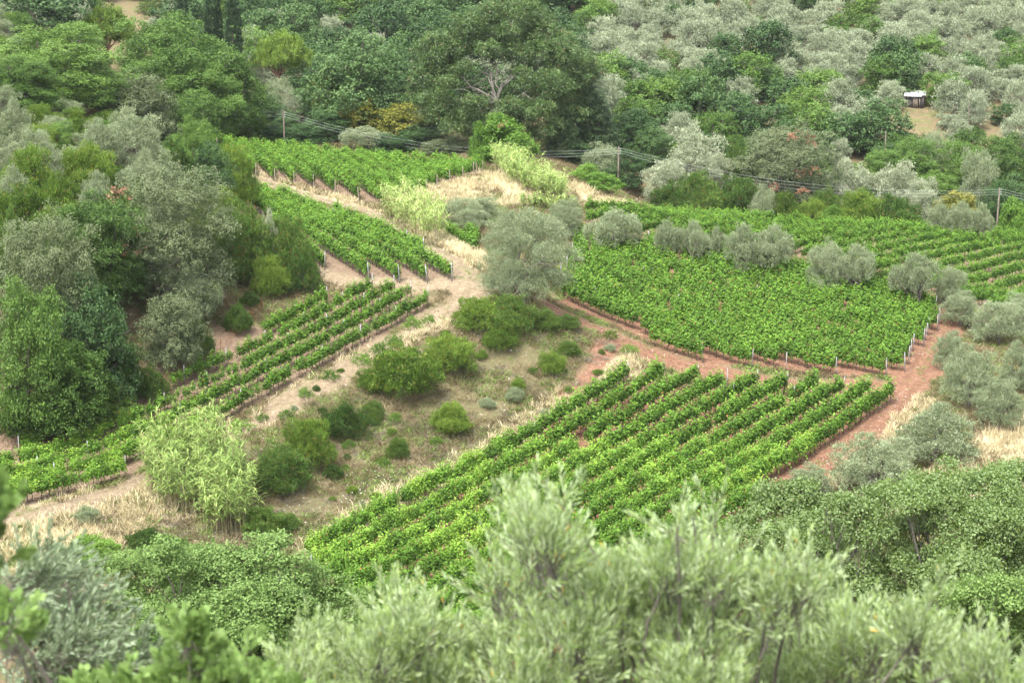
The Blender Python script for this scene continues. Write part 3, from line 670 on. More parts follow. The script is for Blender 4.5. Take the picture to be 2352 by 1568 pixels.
# vineyard posts
pb = MB(); pb.box((0, 0, 1.0), (.068, .068, 2.5)); pb.box((0, 0, 2.26), (.08, .08, .03)); POST_M = pb.mesh('vineyard_post', M['post'])
pw_ = MB(); pw_.tube([(0, 0, -.3), (0, 0, 1), (0, 0, 2.0)], [.075, .07, .065], 7); POSTW_M = pw_.mesh('vineyard_post', M['postw'])
rows_end = {('A', -1), ('B', 1), ('C', -1), ('D', -1), ('F', -1)}
pc = 0
for (k, row, typ, x, y, sg) in post_spots:
    z = terr(x, y)[0]; u_, v_, D_ = proj([[x, y, z+1.8]]); u_, v_, D_ = u_[0], v_[0], D_[0]
    if not (0 < u_ < 2352) or v_ > np.interp(u_, PROF[:, 0], PROF[:, 1]) or k in 'EG': continue
    if typ == 'mid' and (k == 'F' or vr.random() > (.7 if k == 'C' else .12)): continue
    if typ == 'end' and (k, sg) not in rows_end and vr.random() < .5: continue
    o = obj('vineyard_post', POSTW_M if k == 'F' else POST_M, None, (x, y, z-.05), vr.uniform(0, 3)); o.rotation_euler[0] = vr.normal()*.035; o.rotation_euler[1] = vr.normal()*.035; pc += 1
    if k == 'C': o.scale = (1, 1, .95)
    mat_w = 'weathered wooden' if k == 'F' else 'slim grey'
    if typ == 'end': lb = f"{mat_w} post at the {'near' if sg == 1 and k == 'A' else 'head' if (k, sg) in rows_end else 'tail'} of the {ordi(row)} row, {WHERE[k]}"
    else: pn = sum(1 for q in post_spots if q[0] == k and q[1] == row and q[2] == 'mid' and (q[3]-x)**2+(q[4]-y)**2 > 0 and q[3] < x); lb = f"{mat_w} post {ordi(pn+1)} among leaves of {ordi(row)} row, {WHERE[k]}"
    tag(o, lb, 'post', f"trellis posts of the {WHERE[k]}")
print('posts', pc)
# ---------------------------------------------------------------- trees and bushes that stand out one by one
SCR = []      # (u, v, half-width px, depth) of everything placed, used to keep fillers off them
def pick(base):
    ks = [k for k in PROTO if k.startswith(base) and k[len(base):].isdigit()]; return ks[R.integers(len(ks))]
def T(base, u, vtop, D, wpx, name, label, cat='tree', group=None, hmin=None, hmax=None, **k):
    """tree whose top shows at (u, vtop), D metres away, wpx wide in the picture"""
    p = P3(u, vtop, D); z = terr(p[0], p[1])[0]; h = p[2]-z; w = wpx*D/FPX
    hh = min(max(h, hmin or .45*w), hmax or 2.6*w if base not in ('cyp', 'cedar') else 99)
    if hh < h: z = p[2]-hh                      # keep the top where it is; the foot sinks behind what stands before it only on steep ground
    z = min(z, terr(p[0], p[1])[0]+.0)
    if hh < h: hh = h
    if base in ('oak', 'holm') and w > 10.5: base += 'L'
    key = base if base in PROTO else pick(base)
    e = place(key, p[0], p[1], w*1.04, hh, z, name=name, label=label, cat=cat, group=group, **k)
    SCR.append((u, vtop + .5*hh*FPX/D, wpx*.5, D, p[0], p[1], w*.5)); return e
def B(base, u, vbase, wpx, hpx, name, label, cat='bush', group=None, **k):
    """bush whose foot shows at (u, vbase)"""
    row_ = cat == 'tree' and u > 1390 and vbase < 700; hpx += 12*row_; p = hit(u, vbase + 20*row_); D = proj(p)[2][0]; w = wpx*D/FPX; p = p + np.array([0, w*(.2 if cat == 'bush' else 0), 0]); p[2] = terr(p[0], p[1])[0]
    D = proj(p)[2][0]; y_ = -(vbase-hpx-784)/FPX; h = CAMZ + D*(-SP+y_*CP) - p[2]; h += p[1]*0; w = wpx*D/FPX*1.03
    h = max(h, .66*w if cat == 'tree' else .42*w)
    key = base if base in PROTO else pick(base)
    e = place(key, p[0], p[1], w, h, p[2], name=name, label=label, cat=cat, group=group, **k)
    SCR.append((u, vbase-hpx*.5, wpx*.5, D, p[0], p[1], w*.5)); return e

# --- left slope
T('holm', 95, 490, 178, 270, 'holm_oak', 'massive grey-green holm oak at the foot of the wooded slope')
T('oak', 215, 445, 188, 250, 'oak_tree', 'tall fresh green oak between two grey holm oaks on the slope')
T('holm', 390, 385, 194, 290, 'holm_oak', 'broad dusty grey holm oak hanging over the bare earth bank')
B('oak', 160, 1000, 200, 230, 'oak_tree', 'low green oak boughs at the foot of the wood', 'tree')
B('lentd', 340, 925, 90, 90, 'mastic_bush', 'mossy dark bush between juniper and the small fence bush')
B('holm', 400, 850, 150, 190, 'holm_oak', 'drooping grey-green holm oak boughs above the rusty fence', 'tree')
B('lent', 620, 690, 90, 110, 'mastic_bush', 'olive green mastic bush at the toe of the dark round ones')
T('oak', 60, 640, 170, 200, 'oak_tree', 'low spreading oak at the bottom corner of the wood')
T('oakd', 210, 640, 177, 190, 'oak_tree', 'dark shaded oak above the fence, under the fresh green oak')
B('lent', 285, 935, 70, 170, 'juniper_bush', 'bright green upright juniper against the dark oaks')
B('lentd', 75, 1025, 190, 130, 'mastic_bush', 'dark mastic bush at the lower end of the wood')
B('lentd', 215, 985, 170, 120, 'mastic_bush', 'shadowy low thicket bush just above the terrace soil')
T('lentd', 560, 470, 205, 160, 'mastic_bush', 'rounded olive-brown mastic bush beside the upper block of vines')
T('lentd', 655, 500, 207, 125, 'mastic_bush', 'dark round mastic bush touching the terrace vines')
B('lentd', 700, 680, 85, 120, 'mastic_bush', 'dark skirted mastic bush over the dry bank grass')
T('silver', 612, 482, 206, 40, 'young_olive', 'narrow silvery olive shoot squeezed between two round mastic bushes')
B('lentd', 455, 830, 78, 95, 'mastic_bush', 'small deep green mastic bush at the fence corner')
B('lentd', 545, 770, 66, 75, 'mastic_bush', 'small round mastic bush on the bare eroded bank')
B('greyb', 440, 760, 130, 150, 'holm_oak', 'low grey branches of holm oak over the fence')
T('lent', 530, 335, 232, 115, 'hawthorn_bush', 'rounded green bush where the woods meet the upper vineyard')
T('oakd', 480, 330, 222, 110, 'oak_tree', 'dark leafy young oak beside the corner of the upper vineyard')
T('oak', 125, 60, 250, 330, 'oak_tree', 'huge dark green oak filling the slope below the grey tree')
T('oak', 40, 130, 236, 200, 'oak_tree', 'dense oak leaning over the silvery bushes of the slope')
T('fround', 70, -50, 330, 260, 'oak_tree', 'large grey-green tree behind the huge oak on the slope')
T('holm', 330, 172, 252, 150, 'holm_oak', 'pointed olive-brown holm oak below the light green oak')
T('oak', 425, 215, 258, 130, 'oak_tree', 'fresh green tree right of the pointed holm oak')
T('oak', 445, 265, 240, 100, 'oak_tree', 'glossy green young tree at the edge of the upper vineyard wood')
for u, v, D, w, lb in [(300,252,226,150,'pale grey olive in the middle of the wooded slope'),(225,275,222,110,'grey olive among yellow-green bushes of the slope'),(30,228,214,90,'grey feathery olive under the dense oak'),
        (80,290,208,110,'silver grey olive over a yellow mastic bush'),(330,345,212,90,'silvery upright olive above the dusty holm oak'),(385,350,214,80,'thin grey olive beside the dusty holm oak'),(250,470,196,110,'grey olive wedged between oak and holm oak'),(30,380,196,90,'small grey olive low on the slope'),(215,395,205,95,'grey green olive below the yellow bushes')]:
    T('olive', u, v, D, w, 'olive_tree', lb)
for u, v, D, w, b_, lb in [(60,335,203,140,'lent','wide yellow-green mastic bush on the slope'),(195,330,212,130,'lent','yellow-green mastic bush in front of the pale grey olive'),(50,425,193,150,'lent','orange-tinged mastic bush low on the slope'),
        (130,400,199,100,'lent','feathery green mastic bush between yellow ones'),(410,330,222,90,'lentd','dull green mastic bush above the dusty holm oak'),(450,430,212,120,'lent','spreading green mastic bush near the vineyard edge'),
        (505,430,216,90,'lent','yellow-green mastic bush under the rounded green bush'),(150,470,190,120,'lent','green mastic bush over the fresh oak'),(20,480,184,90,'lentd','mossy green bush beside the massive holm oak'),(480,480,206,100,'lent','yellow topped mastic bush behind the round ones'),(300,430,201,110,'lentd','dusky mastic bush behind the dusty holm oak')]:
    T(b_, u, v, D, w, 'mastic_bush', lb, 'bush')
# --- behind the upper vineyard
T('oak', 415, 40, 285, 320, 'oak_tree', 'very large light green oak below the row of cypresses')
T('oak', 545, 120, 288, 130, 'oak_tree', 'full green side oak leaning on the very large oak')
T('oak', 440, 140, 280, 240, 'oak_tree', 'lower green oak in front of the very large oak')
T('oakd', 815, 70, 305, 250, 'oak_tree', 'dome-shaped dark green oak beside the giant eucalyptus')
T('pine', 645, 74, 325, 132, 'stone_pine', 'bright stone pine with a full dome beside the dark dome oak')
T('pine', 242, 16, 335, 128, 'stone_pine', 'bright umbrella stone pine with red trunks before the bare hill')
for u, v, w, h_, lb in [(412, -90, 32, 0, 'slender cypress standing apart from the others'), (478, -110, 31, 0, 'tallest middle cypress behind the light green oak'), (500, -20, 20, 0, 'thin short cypress between two tall ones'), (530, -80, 40, 0, 'stout cypress nearest the stone pine')]:
    T('cyp', u, v, 330 if w > 21 else 334, w, 'cypress_tree', lb, group='cypresses behind the oak')
for u, v, D, w, b_, nm, lb in [(530,226,300,84,'silver','olive_tree','grey-green olive left of the first power pole'),(600,212,305,110,'oakd','oak_tree','dark oak behind the first power pole'),(470,230,298,110,'oakd','oak_tree','dark oak at the end of the power cables'),
        (690,295,296,110,'oakd','oak_tree','dark green tree right of the first power pole'),(750,255,300,120,'oakd','oak_tree','dark tree above the grey pollard of the upper vineyard'),(665,205,312,52,'silver','olive_tree','small very pale silvery tree above the first power pole'),
        (632,182,318,90,'greyb','olive_tree','grey shrubby olive under the full-domed stone pine'),(757,158,312,95,'yell','almond_tree','yellow-green airy tree beside the dome oak'),(828,226,303,110,'yell','almond_tree','yellowing tree below the dome oak'),
        (915,240,301,130,'yell','almond_tree','orange-yellow tree left of the giant eucalyptus'),(840,300,294,120,'pollard','olive_tree','grey pollarded olive behind the upper vines'),(960,290,297,110,'oakd','oak_tree','dark bush-like oak beneath the orange-yellow tree'),
        (1045,312,291,64,'greyb','olive_tree','small blue-grey olive at the foot of the eucalyptus'),(900,325,292,100,'oakd','oak_tree','low dark oak thicket right of the grey pollard'),(1005,320,290,80,'holm','holm_oak','dark holm oak by the corner of the upper vineyard'),
        (780,195,315,90,'lentd','mastic_bush','green bush on the red earth behind the yellow tree'),(560,270,297,100,'oakd','oak_tree','low dark oak over the top edge of vines'),(630,285,296,80,'oakd','oak_tree','dark bush-like oak around the first power pole'),(850,195,318,90,'oakd','oak_tree','dark crown in the shade of the dome oak')]:
    T(b_, u, v, D, w, nm, lb)
T('bright', 1160, 262, 281, 150, 'eucalyptus_sapling', 'low bright green regrowth in front of the giant eucalyptus', 'tree')
T('bright', 1105, 280, 280, 60, 'eucalyptus_sapling', 'narrow light green sapling by the end of the upper vines', 'tree')
T('cedar', 1335, 82, 298, 150, 'cedar_tree', 'tall dark cedar behind the eucalyptus with layered boughs')
T('cedar', 1372, 190, 292, 120, 'cedar_tree', 'second broad cedar with drooping tiers beside the eucalyptus')
T('cedar', 1295, 230, 288, 90, 'cedar_tree', 'dark lower cedar in the deep shade of the eucalyptus')
# --- hedge line behind the far vineyard
for u, v, D, w, b_, nm, lb in [(1455,250,300,120,'oakd','oak_tree','tall green tree behind the second power pole'),(1500,290,296,100,'oakd','oak_tree','dark green tree right of the second power pole'),(1390,330,286,110,'greyb','olive_tree','grey leaning olive left of the second power pole'),
        (1340,330,290,90,'oakd','oak_tree','dark tree under the cedars'),(1345,375,272,80,'bright','fig_tree','bright green fig at the foot of the cedars'),(1385,395,270,85,'bright','fig_tree','light green bush left of the pole foot'),(1440,345,284,90,'oakd','oak_tree','shadowy bush behind the second power pole foot'),
        (1592,290,290,145,'silver','silver_tree','pale silvery tree left of the big browning holm oak'),(1530,368,282,110,'silver','silver_tree','silver topped bush right of the second power pole'),(1600,395,280,140,'lentd','mastic_bush','dark bush mass below the pale silvery tree'),(1545,420,279,90,'lentd','mastic_bush','dark green bush behind the end of far vines'),
        (1805,288,288,250,'holm','holm_oak','big domed holm oak with brown dead patches'),(1695,405,280,110,'lentd','mastic_bush','dark bush at the left skirt of the big holm oak'),(1757,425,277,64,'greyb','olive_tree','small grey olive in front of the big holm oak'),(1812,440,276,74,'lent','mastic_bush','yellow-green bush in front of the big holm oak'),
        (1868,455,276,62,'lent','mastic_bush','mossy bush at the right foot of the big holm oak'),(1912,470,275,56,'bright','mastic_bush','small bright green bush behind the far vines'),(1955,365,288,100,'silver','silver_tree','grey feathery tree right of the big holm oak'),(2060,372,289,115,'silver','silver_tree','second grey feathery tree of the hedge'),
        (1900,430,281,80,'lentd','mastic_bush','dark bush between holm oak and grey trees'),(1975,435,278,110,'lent','mastic_bush','dull olive-green bush of the hedge'),(2060,450,277,130,'lentd','mastic_bush','brownish green broad bush of the hedge'),(2120,410,283,90,'silver','silver_tree','grey wispy tree behind the pollarded olives'),
        (2252,346,290,104,'olive','olive_tree','open-crowned silver olive on a bare trunk above the hedge'),(2150,395,292,110,'oak','oak_tree','bright green tree left of the open-crowned olive'),(2330,315,296,160,'oak','oak_tree','bright green tree mass by the end pole'),(2100,325,300,150,'oak','oak_tree','light green tree under the second pole line'),
        (2210,325,299,120,'oak','oak_tree','light green tree above the open-crowned olive'),(2020,345,300,120,'oak','oak_tree','fresh green tree near the short pole'),(2205,440,281,110,'yell','almond_tree','yellowish tree behind the pollarded olives'),(2335,455,276,90,'bright','mastic_bush','leafy green bush beside the end pole'),(2320,400,285,120,'oakd','oak_tree','dark green tree behind the end pole'),
        (2165,468,270,58,'pollard','olive_tree','silver brush of pollarded olive, first of three by the end pole'),(2213,462,270,70,'pollard','olive_tree','silver brush of pollarded olive, middle of three by the end pole'),(2258,468,271,56,'pollard','olive_tree','silver brush of pollarded olive closest to the end pole'),(1690,330,292,90,'lentd','mastic_bush','dark shoulder bush left of the big holm oak'),(1640,350,288,90,'silver','silver_tree','grey green tree between silvery tree and holm oak')]:
    T(b_, u, v, D, w, nm, lb)
# --- around the tin-roofed shed
for u, v, D, w, b_, nm, lb in [(2170,165,340,112,'fgreen','oak_tree','round green oak right of the tin-roofed shed'),(1885,158,338,130,'fgreen','oak_tree','broad green oak in the middle of the grove'),(1820,178,330,110,'fround','oak_tree','dark oak left of the broad green oak'),(1688,212,328,76,'fround','oak_tree','small dark oak in the silver grove'),
        (1540,8,375,68,'fround','oak_tree','dark round oak standing out of the silver grove'),(2045,185,336,80,'fgrove','olive_tree','silver olive left of the tin-roofed shed'),(1970,205,332,110,'fround','oak_tree','dark green oak left of the shed'),
        (1460,222,318,120,'fgreen','oak_tree','rounded green tree at the lower edge of the silver grove'),(1540,235,318,110,'fround','oak_tree','second green tree along the lower edge of the grove'),(1760,240,316,140,'fround','oak_tree','wide dark oak with bare twigs below the grove'),(1640,255,316,110,'fgreen','oak_tree','green oak below the silver grove'),(1860,235,318,130,'fgreen','oak_tree','green oak above the big browning holm oak'),
        (1950,260,316,130,'fround','oak_tree','dark oak behind the short pole'),(2185,262,326,70,'fgrove','olive_tree','gnarled thin olive on the dry open ground'),(2245,205,338,66,'fgrove','olive_tree','silver olive beside the thin tall pole'),(2310,238,330,70,'fround','oak_tree','dark small oak on the dry open ground'),(2145,300,308,90,'greyb','olive_tree','rounded grey olive below the dry open ground'),(2300,180,345,90,'fgrove','olive_tree','silver olive above the dry open ground'),(2240,300,324,26,'lentd','mastic_bush','tiny round bush at the foot of the thin pole')]:
    T(b_, u, v, D, w, nm, lb, hmin=2)
# --- olives between the vineyards
for u, vb, w, h, b_, lb in [(1205,694,226,225,'rolive','large round grey olive at the junction of the tracks'),(1062,528,110,75,'rolive','bushy grey olive in the hollow beside the tall reeds'),(1110,500,70,50,'olive','small olive half hidden behind the large round one'),(1300,545,90,90,'rolive','grey olive peeping over the large round one'),
        (1408,568,130,80,'pollard','first olive of the row between the two far blocks'),(1530,584,70,72,'pollard','brush-topped olive left of the twin olives'),(1592,592,82,78,'pollard','middle olive of three small ones in the row'),(1643,590,46,62,'pollard','slimmest olive of three small ones in the row'),
        (1705,618,92,98,'pollard','grey olive with a dark trunk, left of a twin pair'),(1775,622,92,100,'pollard','grey olive, right of a twin pair in the row'),(1897,655,90,92,'olive','leaning grey olive above the corner of vines'),(1962,664,100,98,'pollard','wide grey olive beside a dark green bush'),
        (2096,690,118,105,'pollard','grey olive with a bare crooked limb'),(2182,690,70,72,'olive','small olive with a curved dark branch'),(2205,748,92,84,'olive','silver olive at the corner of the red track'),(2292,790,120,105,'olive','broad silver olive behind the red track corner'),
        (2345,760,100,90,'olive','olive on the terrace edge above the grassy slope'),(2225,935,125,150,'olive','tall olive clump beside the red track'),(2335,895,90,120,'olive','thick olive standing behind the tall clump'),(2295,985,115,125,'olive','olive with drooping skirt over dry grass'),
        (2180,850,80,95,'olive','silver-tipped olive overhanging the red track'),(2155,1060,180,140,'olive','grey olive with a black hooked branch'),(2012,1140,200,150,'olive','wide olive with a leaning bare trunk'),(1862,1135,96,70,'olive','small grey olive over the last vines'),(1752,1165,96,66,'greyb','low grey olive bush at the lower end of vines'),(1140,1500,120,100,'greyb','grey bush below the lower vineyard')]:
    B(b_, u, vb, w, h, 'olive_tree', lb, 'tree')
B('lentd', 2016, 668, 52, 48, 'mastic_bush', 'dark bush between two olives of the row')
# --- bushes on the bank
for u, vb, w, h, b_, lb in [(1098,768,115,90,'lent','bright mastic bush at the top of the bank'),(1178,775,115,105,'lentd','dark mastic bush under the crossed planks'),(1150,812,90,80,'lent','tapering mastic bush running down the bank'),(1255,765,70,60,'lentd','low dark bush beside the leaning post'),(1035,868,125,105,'lent','round mastic bush in the upper bank'),
        (925,925,178,135,'lent','largest mastic bush of the bank'),(862,905,92,62,'lent','side bush touching the largest mastic bush'),(1267,866,66,62,'lent','compact green bush on the dry bank'),(1306,822,56,44,'lentd','small bush with yellow flowers above the compact one'),(1300,760,60,40,'lentd','low grey-green bush below the large olive'),
        (788,1012,112,92,'lentd','reddish dark mastic bush midway along the bank'),(712,1088,120,138,'lent','upright green mastic bush of the lower bank'),(642,1138,150,128,'lentd','big dark round bush beside the reed thicket'),(1034,1002,92,80,'lent','isolated green bush in the middle of the bank'),(913,1056,56,58,'lentd','small dark bush at the foot of the bank'),
        (600,1232,110,76,'lentd','dark bush behind the reed thicket foot'),(650,1225,70,50,'lentd','low dark bush next to the valley grass'),(212,1296,125,75,'bright','vivid green bush below the dry grass'),(330,1262,90,50,'lentd','grey-green bush below the reeds'),(195,1205,60,50,'greyb','small grey bush in tall dry grass'),
        (385,1285,100,60,'lentd','bush between the reeds and the close oak'),(765,1102,50,40,'lentd','small low bush right of the upright one'),(1180,925,44,40,'greyb','grey tuft bush on the lower bank'),(1120,940,40,30,'greyb','grey little bush on the dry bank'),(855,975,60,60,'lentd','thin bush below the largest mastic bush'),(575,705,46,40,'lentd','scrubby bush on the eroded bank')]:
    B(b_, u, vb, w, h, 'mastic_bush', lb, 'bush', 'bushes on the bank')
for i, (u, vb, w, h) in enumerate([(555,990,66,34),(660,962,44,26),(702,912,40,26),(762,872,44,30),(832,838,52,32),(872,812,46,30),(905,792,44,28),(950,755,50,34),(985,742,34,24),(1402,778,38,28),(1445,812,52,24),(800,1030,36,24),(880,1070,34,24),(1210,1000,34,22)]):
    B('herb', u, vb, w, h, 'herb_clump', f"low yellow-green herb clump, {ordi(i+1)} along the crest of the bank" if i < 9 else f"low yellow-green herb clump on the dry ground, {ordi(i-8)} of five off the crest", 'plant', 'herb clumps on the bank')

sb = []
while len(sb) < 46:
    q_ = np.array([R.uniform(-40, 20), R.uniform(150, 205)])
    if in_poly(q_[None], BANK)[0] and all((q_[0]-s[4])**2+(q_[1]-s[5])**2 > (s[6]+.5)**2 for s in SCR) and all(np.hypot(*(q_-t)) > 1.6 for t in sb): sb.append(q_)
sb.sort(key=lambda t: proj([[t[0], t[1], terr(*t)[0]]])[0][0])
for i, t in enumerate(sb):
    k_ = ('lentd', 'greyb', 'herb', 'lent')[R.integers(4)]; w_ = R.uniform(.7, 1.7)
    place(pick(k_), t[0], t[1], w_, w_*R.uniform(.45, .75), name='scrub_bush', label=f"{ {'lentd': 'dark', 'greyb': 'grey', 'herb': 'weedy', 'lent': 'green'}[k_]} knee-high scrub, {ordi(i+1)} along the bank from the reed thicket", cat='bush', group='small scrub on the bank')
# --- filler trees: the wooded slope, the woods behind and the silver grove
LANDM = [('the tin-roofed shed', 2100, 220), ('the giant eucalyptus', 1180, 120), ('the dark round oak of the grove', 1540, 40), ('the big browning holm oak', 1805, 350), ('the dome-shaped oak', 815, 150), ('the full-domed stone pine', 645, 100), ('the umbrella stone pine', 242, 60), ('the huge slope oak', 125, 150), ('the cypress row', 475, 15), ('the thin tall pole', 2228, 260), ('the tall cedar', 1335, 130), ('the dusty holm oak', 390, 500)]
RANK = {}
def where_label(u, v, what):
    d = [((u-a)**2+(v-b)**2*4, n, a, b) for n, a, b in LANDM]; _, n, a, b = min(d)
    ver = 'above' if v < b-22 else 'below' if v > b+22 else 'level with'; side = ', left' if u < a else ', right'
    k = (n, ver, side, what); RANK[k] = RANK.get(k, 0)+1
    return f"{ordi(RANK[k])} {what} out {ver} {n}{side}"
cand = []
def fill(x0, x1, y0, y1, step, region, chooser, jit=.33):
    for y in np.arange(y0, y1, step):
        for x in np.arange(x0, x1, step):
            px, py = x + R.uniform(-jit, jit)*step + (int(y/step) % 2)*step*.5, y + R.uniform(-jit, jit)*step
            z = terr(px, py)[0]; u, v, D = [float(q[0]) for q in proj([[px, py, z+3]])]
            if not (-40 < u < 2392 and v > -70): continue
            if not region(u, v, D, px, py): continue
            if any((px-s[4])**2+(py-s[5])**2 < (s[6]*.8+step*.36)**2 for s in SCR): continue
            c = chooser(u, v, D)
            if c: cand.append((D, u, v, px, py, c))
def reg_grove(u, v, D, x, y):
    if D < 312 or u < 1330: return False
    if 2040 < u < 2150 and 195 < v < 275: return False
    if u > 2040 and 225 < v < 330 and not (u < 2120 and v < 245): return R.random() < .34
    return True
def ch_grove(u, v, D):
    q = R.random(); nz = vnoise(np.array([[u/18.0, v/9.0]]), 3.0, 9)[0]
    if v > 185 and u < 2060: return ('fround', 1.0) if q < .24 else ('fgreen', 1.0) if q < .5 else ('fgrove', 1.0)
    if nz > .24: return ('fround', 1.0) if q < .6 else ('fbush', .9)
    return ('fgrove', 1.0) if q < .86 else ('fgreen', .9) if q < .93 else ('fbush', 1.0)
fill(0, 150, 300, 480, 5.7, reg_grove, ch_grove)
def reg_wood(u, v, D, x, y): return (318 < D < 480 and 330 < u <= 1330 and not (385 < u < 560 and D < 350)) or (D > 335 and u <= 330 and not (230 < u < 345))
def ch_wood(u, v, D):
    q = R.random()
    return ('fround', 1.15) if q < .45 else ('fgreen', 1.05) if q < .68 else ('fgrove', 1.05) if q < .9 else ('fbush', 1.2)
fill(-150, 20, 305, 480, 8.2, reg_wood, ch_wood)
def reg_left(u, v, D, x, y):
    XYp = np.array([[x, y]])
    if seg_dist(XYp, INNER)[0] < 6 or any(in_poly(XYp, BLK[k]['xy'])[0] for k in BLK): return False
    return u < 560 and D > 168 and y > 158 and D < 330 and min(seg_dist(XYp, BLK[k]['xy'][list(range(len(BLK[k]['xy'])))+[0]])[0] for k in 'CDF') > 4.5 and (x < -28)
def ch_left(u, v, D):
    q = R.random()
    return ('olive', .62) if q < .3 else ('lent', .95) if q < .55 else ('lentd', 1.0) if q < .8 else ('oak', .5)
fill(-120, -20, 158, 320, 4.6, reg_left, ch_left)
def reg_mid(u, v, D, x, y): return 292 < D < 320 and 480 < u < 1400 and not (1180 < u < 1290) and v < 400
fill(-70, 25, 290, 325, 6.5, reg_mid, lambda u, v, D: ('oakd', .6) if R.random() < .5 else ('greyb', .9))
def reg_hedge(u, v, D, x, y): return 281 < D < 312 and 1420 < u < 2380 and v < 470
fill(10, 100, 280, 315, 6.0, reg_hedge, lambda u, v, D: ('oakd', .6) if R.random() < .35 else ('oak', .6) if R.random() < .5 else ('silver', .62))
cand.sort(key=lambda c: (c[1]-1200)**2)
WORDS = {'fgrove': ('olive_tree', ['silvery olive', 'grey olive', 'pale olive', 'dusty olive']), 'fround': ('oak_tree', ['dark oak', 'dark green oak']), 'fgreen': ('oak_tree', ['green oak', 'leafy oak']), 'fbush': ('mastic_bush', ['dark bush']),
         'olive': ('olive_tree', ['grey olive']), 'lent': ('mastic_bush', ['yellow-green bush']), 'lentd': ('mastic_bush', ['dull green bush']), 'oak': ('oak_tree', ['fresh green oak']), 'oakd': ('oak_tree', ['dark oak']), 'greyb': ('olive_tree', ['low grey olive']), 'silver': ('silver_tree', ['pale feathery tree'])}
nfill = 0
for D, u, v, x, y, (b_, sc) in cand:
    key = pick(b_); pw, ph = PROTO[key][:2]; nm, ws = WORDS[b_]; s = sc*R.uniform(.72, 1.22); what = ws[R.integers(len(ws))]
    size = 'large ' if s > 1.08*sc else 'small ' if s < .84*sc else ''
    place(key, x, y, pw*s, ph*s*R.uniform(.85, 1.15), name=nm, label=where_label(u, v, size+what), cat='bush' if 'bush' in nm else 'tree', group='trees of the far hillside' if D > 315 else 'trees of the wooded slope')
    nfill += 1
print('filler trees', nfill)

for m_ in ('dead',):      # brown dead foliage on the big holm oak and on the slope
    pass
# ---------------------------------------------------------------- giant eucalyptus
def hero(name, label, C, Rr, base, crown_mat, bark, n_leaf, L, W, style, r0, seed, K=14, tuft=.4, jag=.06, nl=12, cat='tree', fork=.3, h=None, w=None, extra=None, stick=.9, twigs=2, **kw):
    """one tree of its own: lobes given in world metres relative to the base"""
    rng = np.random.default_rng(seed); C = np.array(C, float); Rr = np.array(Rr, float)
    if Rr.ndim == 1: Rr = np.repeat(Rr[:, None], 3, 1)
    C0, R0 = C, Rr; C, Rr = bud(C, Rr, rng, 7, .40, .66)
    V_, F_ = crown_geo(C, Rr, n_leaf, L, W, rng, style, tuft=tuft, K=K, jag=jag, **kw)
    e = bpy.data.objects.new(name, None); COL.objects.link(e); e.location = base
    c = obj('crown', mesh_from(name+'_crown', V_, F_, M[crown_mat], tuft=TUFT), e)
    C, Rr = C0, R0; tb = trunk_geo(C, Rr, h or C[:, 2].max(), w or 6, rng, r0, fork, nl, stick=stick, twigs=twigs)
    obj('trunk', tb.mesh(name+'_trunk', M[bark], True), e)
    tag(e, label, cat); return e
def wl(u, v, D, base): return P3(u, v, D) - np.array(base)
b0 = hit(1192, 352); b0[1] += 3; b0[2] = terr(b0[0], b0[1])[0]; D0 = proj(b0)[2][0]; s = D0/FPX
er = np.random.default_rng(5)
EC, ER = [], []
for (u, v, r, dy) in [(1125,60,60,0),(1180,55,62,2),(1060,105,58,0),(1240,110,64,1),(1000,130,50,0),(1105,118,40,3),(1180,110,60,4),(1290,140,66,0),(970,185,46,0),(1030,165,48,3),(1330,170,52,2),(1300,205,54,0),(1250,200,50,-3),(985,235,46,-1),(1020,265,44,-2),
                      (1070,290,42,-3),(1290,255,52,1),(1210,260,46,-4),(1250,300,42,-3),(1100,255,34,4),(1170,290,40,-4),(1320,240,40,3),(1140,35,42,1),(960,215,36,3),(1085,205,22,8),(1225,170,44,6),(1070,60,40,-1),(1230,60,44,2),(1150,330,34,2),(1280,330,30,3),(1085,235,26,-6),(1200,190,32,-6),(1030,190,26,-5),(1120,120,28,-6),(1170,250,28,-7),(1240,260,30,-6),(1060,160,24,-5)]:
    EC.append(P3(u, v, D0+dy*1.2) - b0); q = r*s; ER.append((q, q*1.1, q*.86))
e = hero('eucalyptus_tree', 'giant eucalyptus with pale bare limbs towering over the vineyards', EC, ER, tuple(b0), 'euc', 'barkl', 130000, .44, .15, 'hang', .8, 3, K=22, tuft=.6, jag=.10, nl=0, lowcut=-.8)
lm = MB(); fk = P3(1140, 235, D0-3) - b0
D0 += 7
lm.tube(curve_pts((0, 0, -1), fk*np.array([.8, .6, .75]), er, 7, .03), np.linspace(.75, .5, 7), 9); lm.tube(curve_pts(fk*np.array([.8, .6, .75]), fk, er, 5, .04), np.linspace(.5, .42, 5), 8)
for (u, v, d, r) in [(1138,150,-4,.34),(1060,175,-5,.26),(1085,205,-7,.22),(1105,150,-2,.22),(1180,70,0,.2),(1010,190,-5,.15),(1210,120,1,.22),(1240,200,-7,.16),(1000,215,-6,.12),(1075,270,-6,.14),(1150,90,0,.2)]:
    p = curve_pts(fk, P3(u, v, D0+d)-b0, er, 9, .09); lm.tube(p, np.linspace(r*.8, r*.3, 9), 7)
    for _ in range(4):
        q = p[er.integers(4, 9)]; lm.tube(curve_pts(q, q + er.normal(size=3)*np.array([3, 2, 2.0])+np.array([0, 0, .8]), er, 6, .12), np.linspace(r*.35, .03, 6), 5)
p = curve_pts(P3(1200,215,D0-8)-b0, P3(1275,250,D0-9)-b0, er, 8, .05); lm.tube(p, np.linspace(.2, .1, 8), 6)
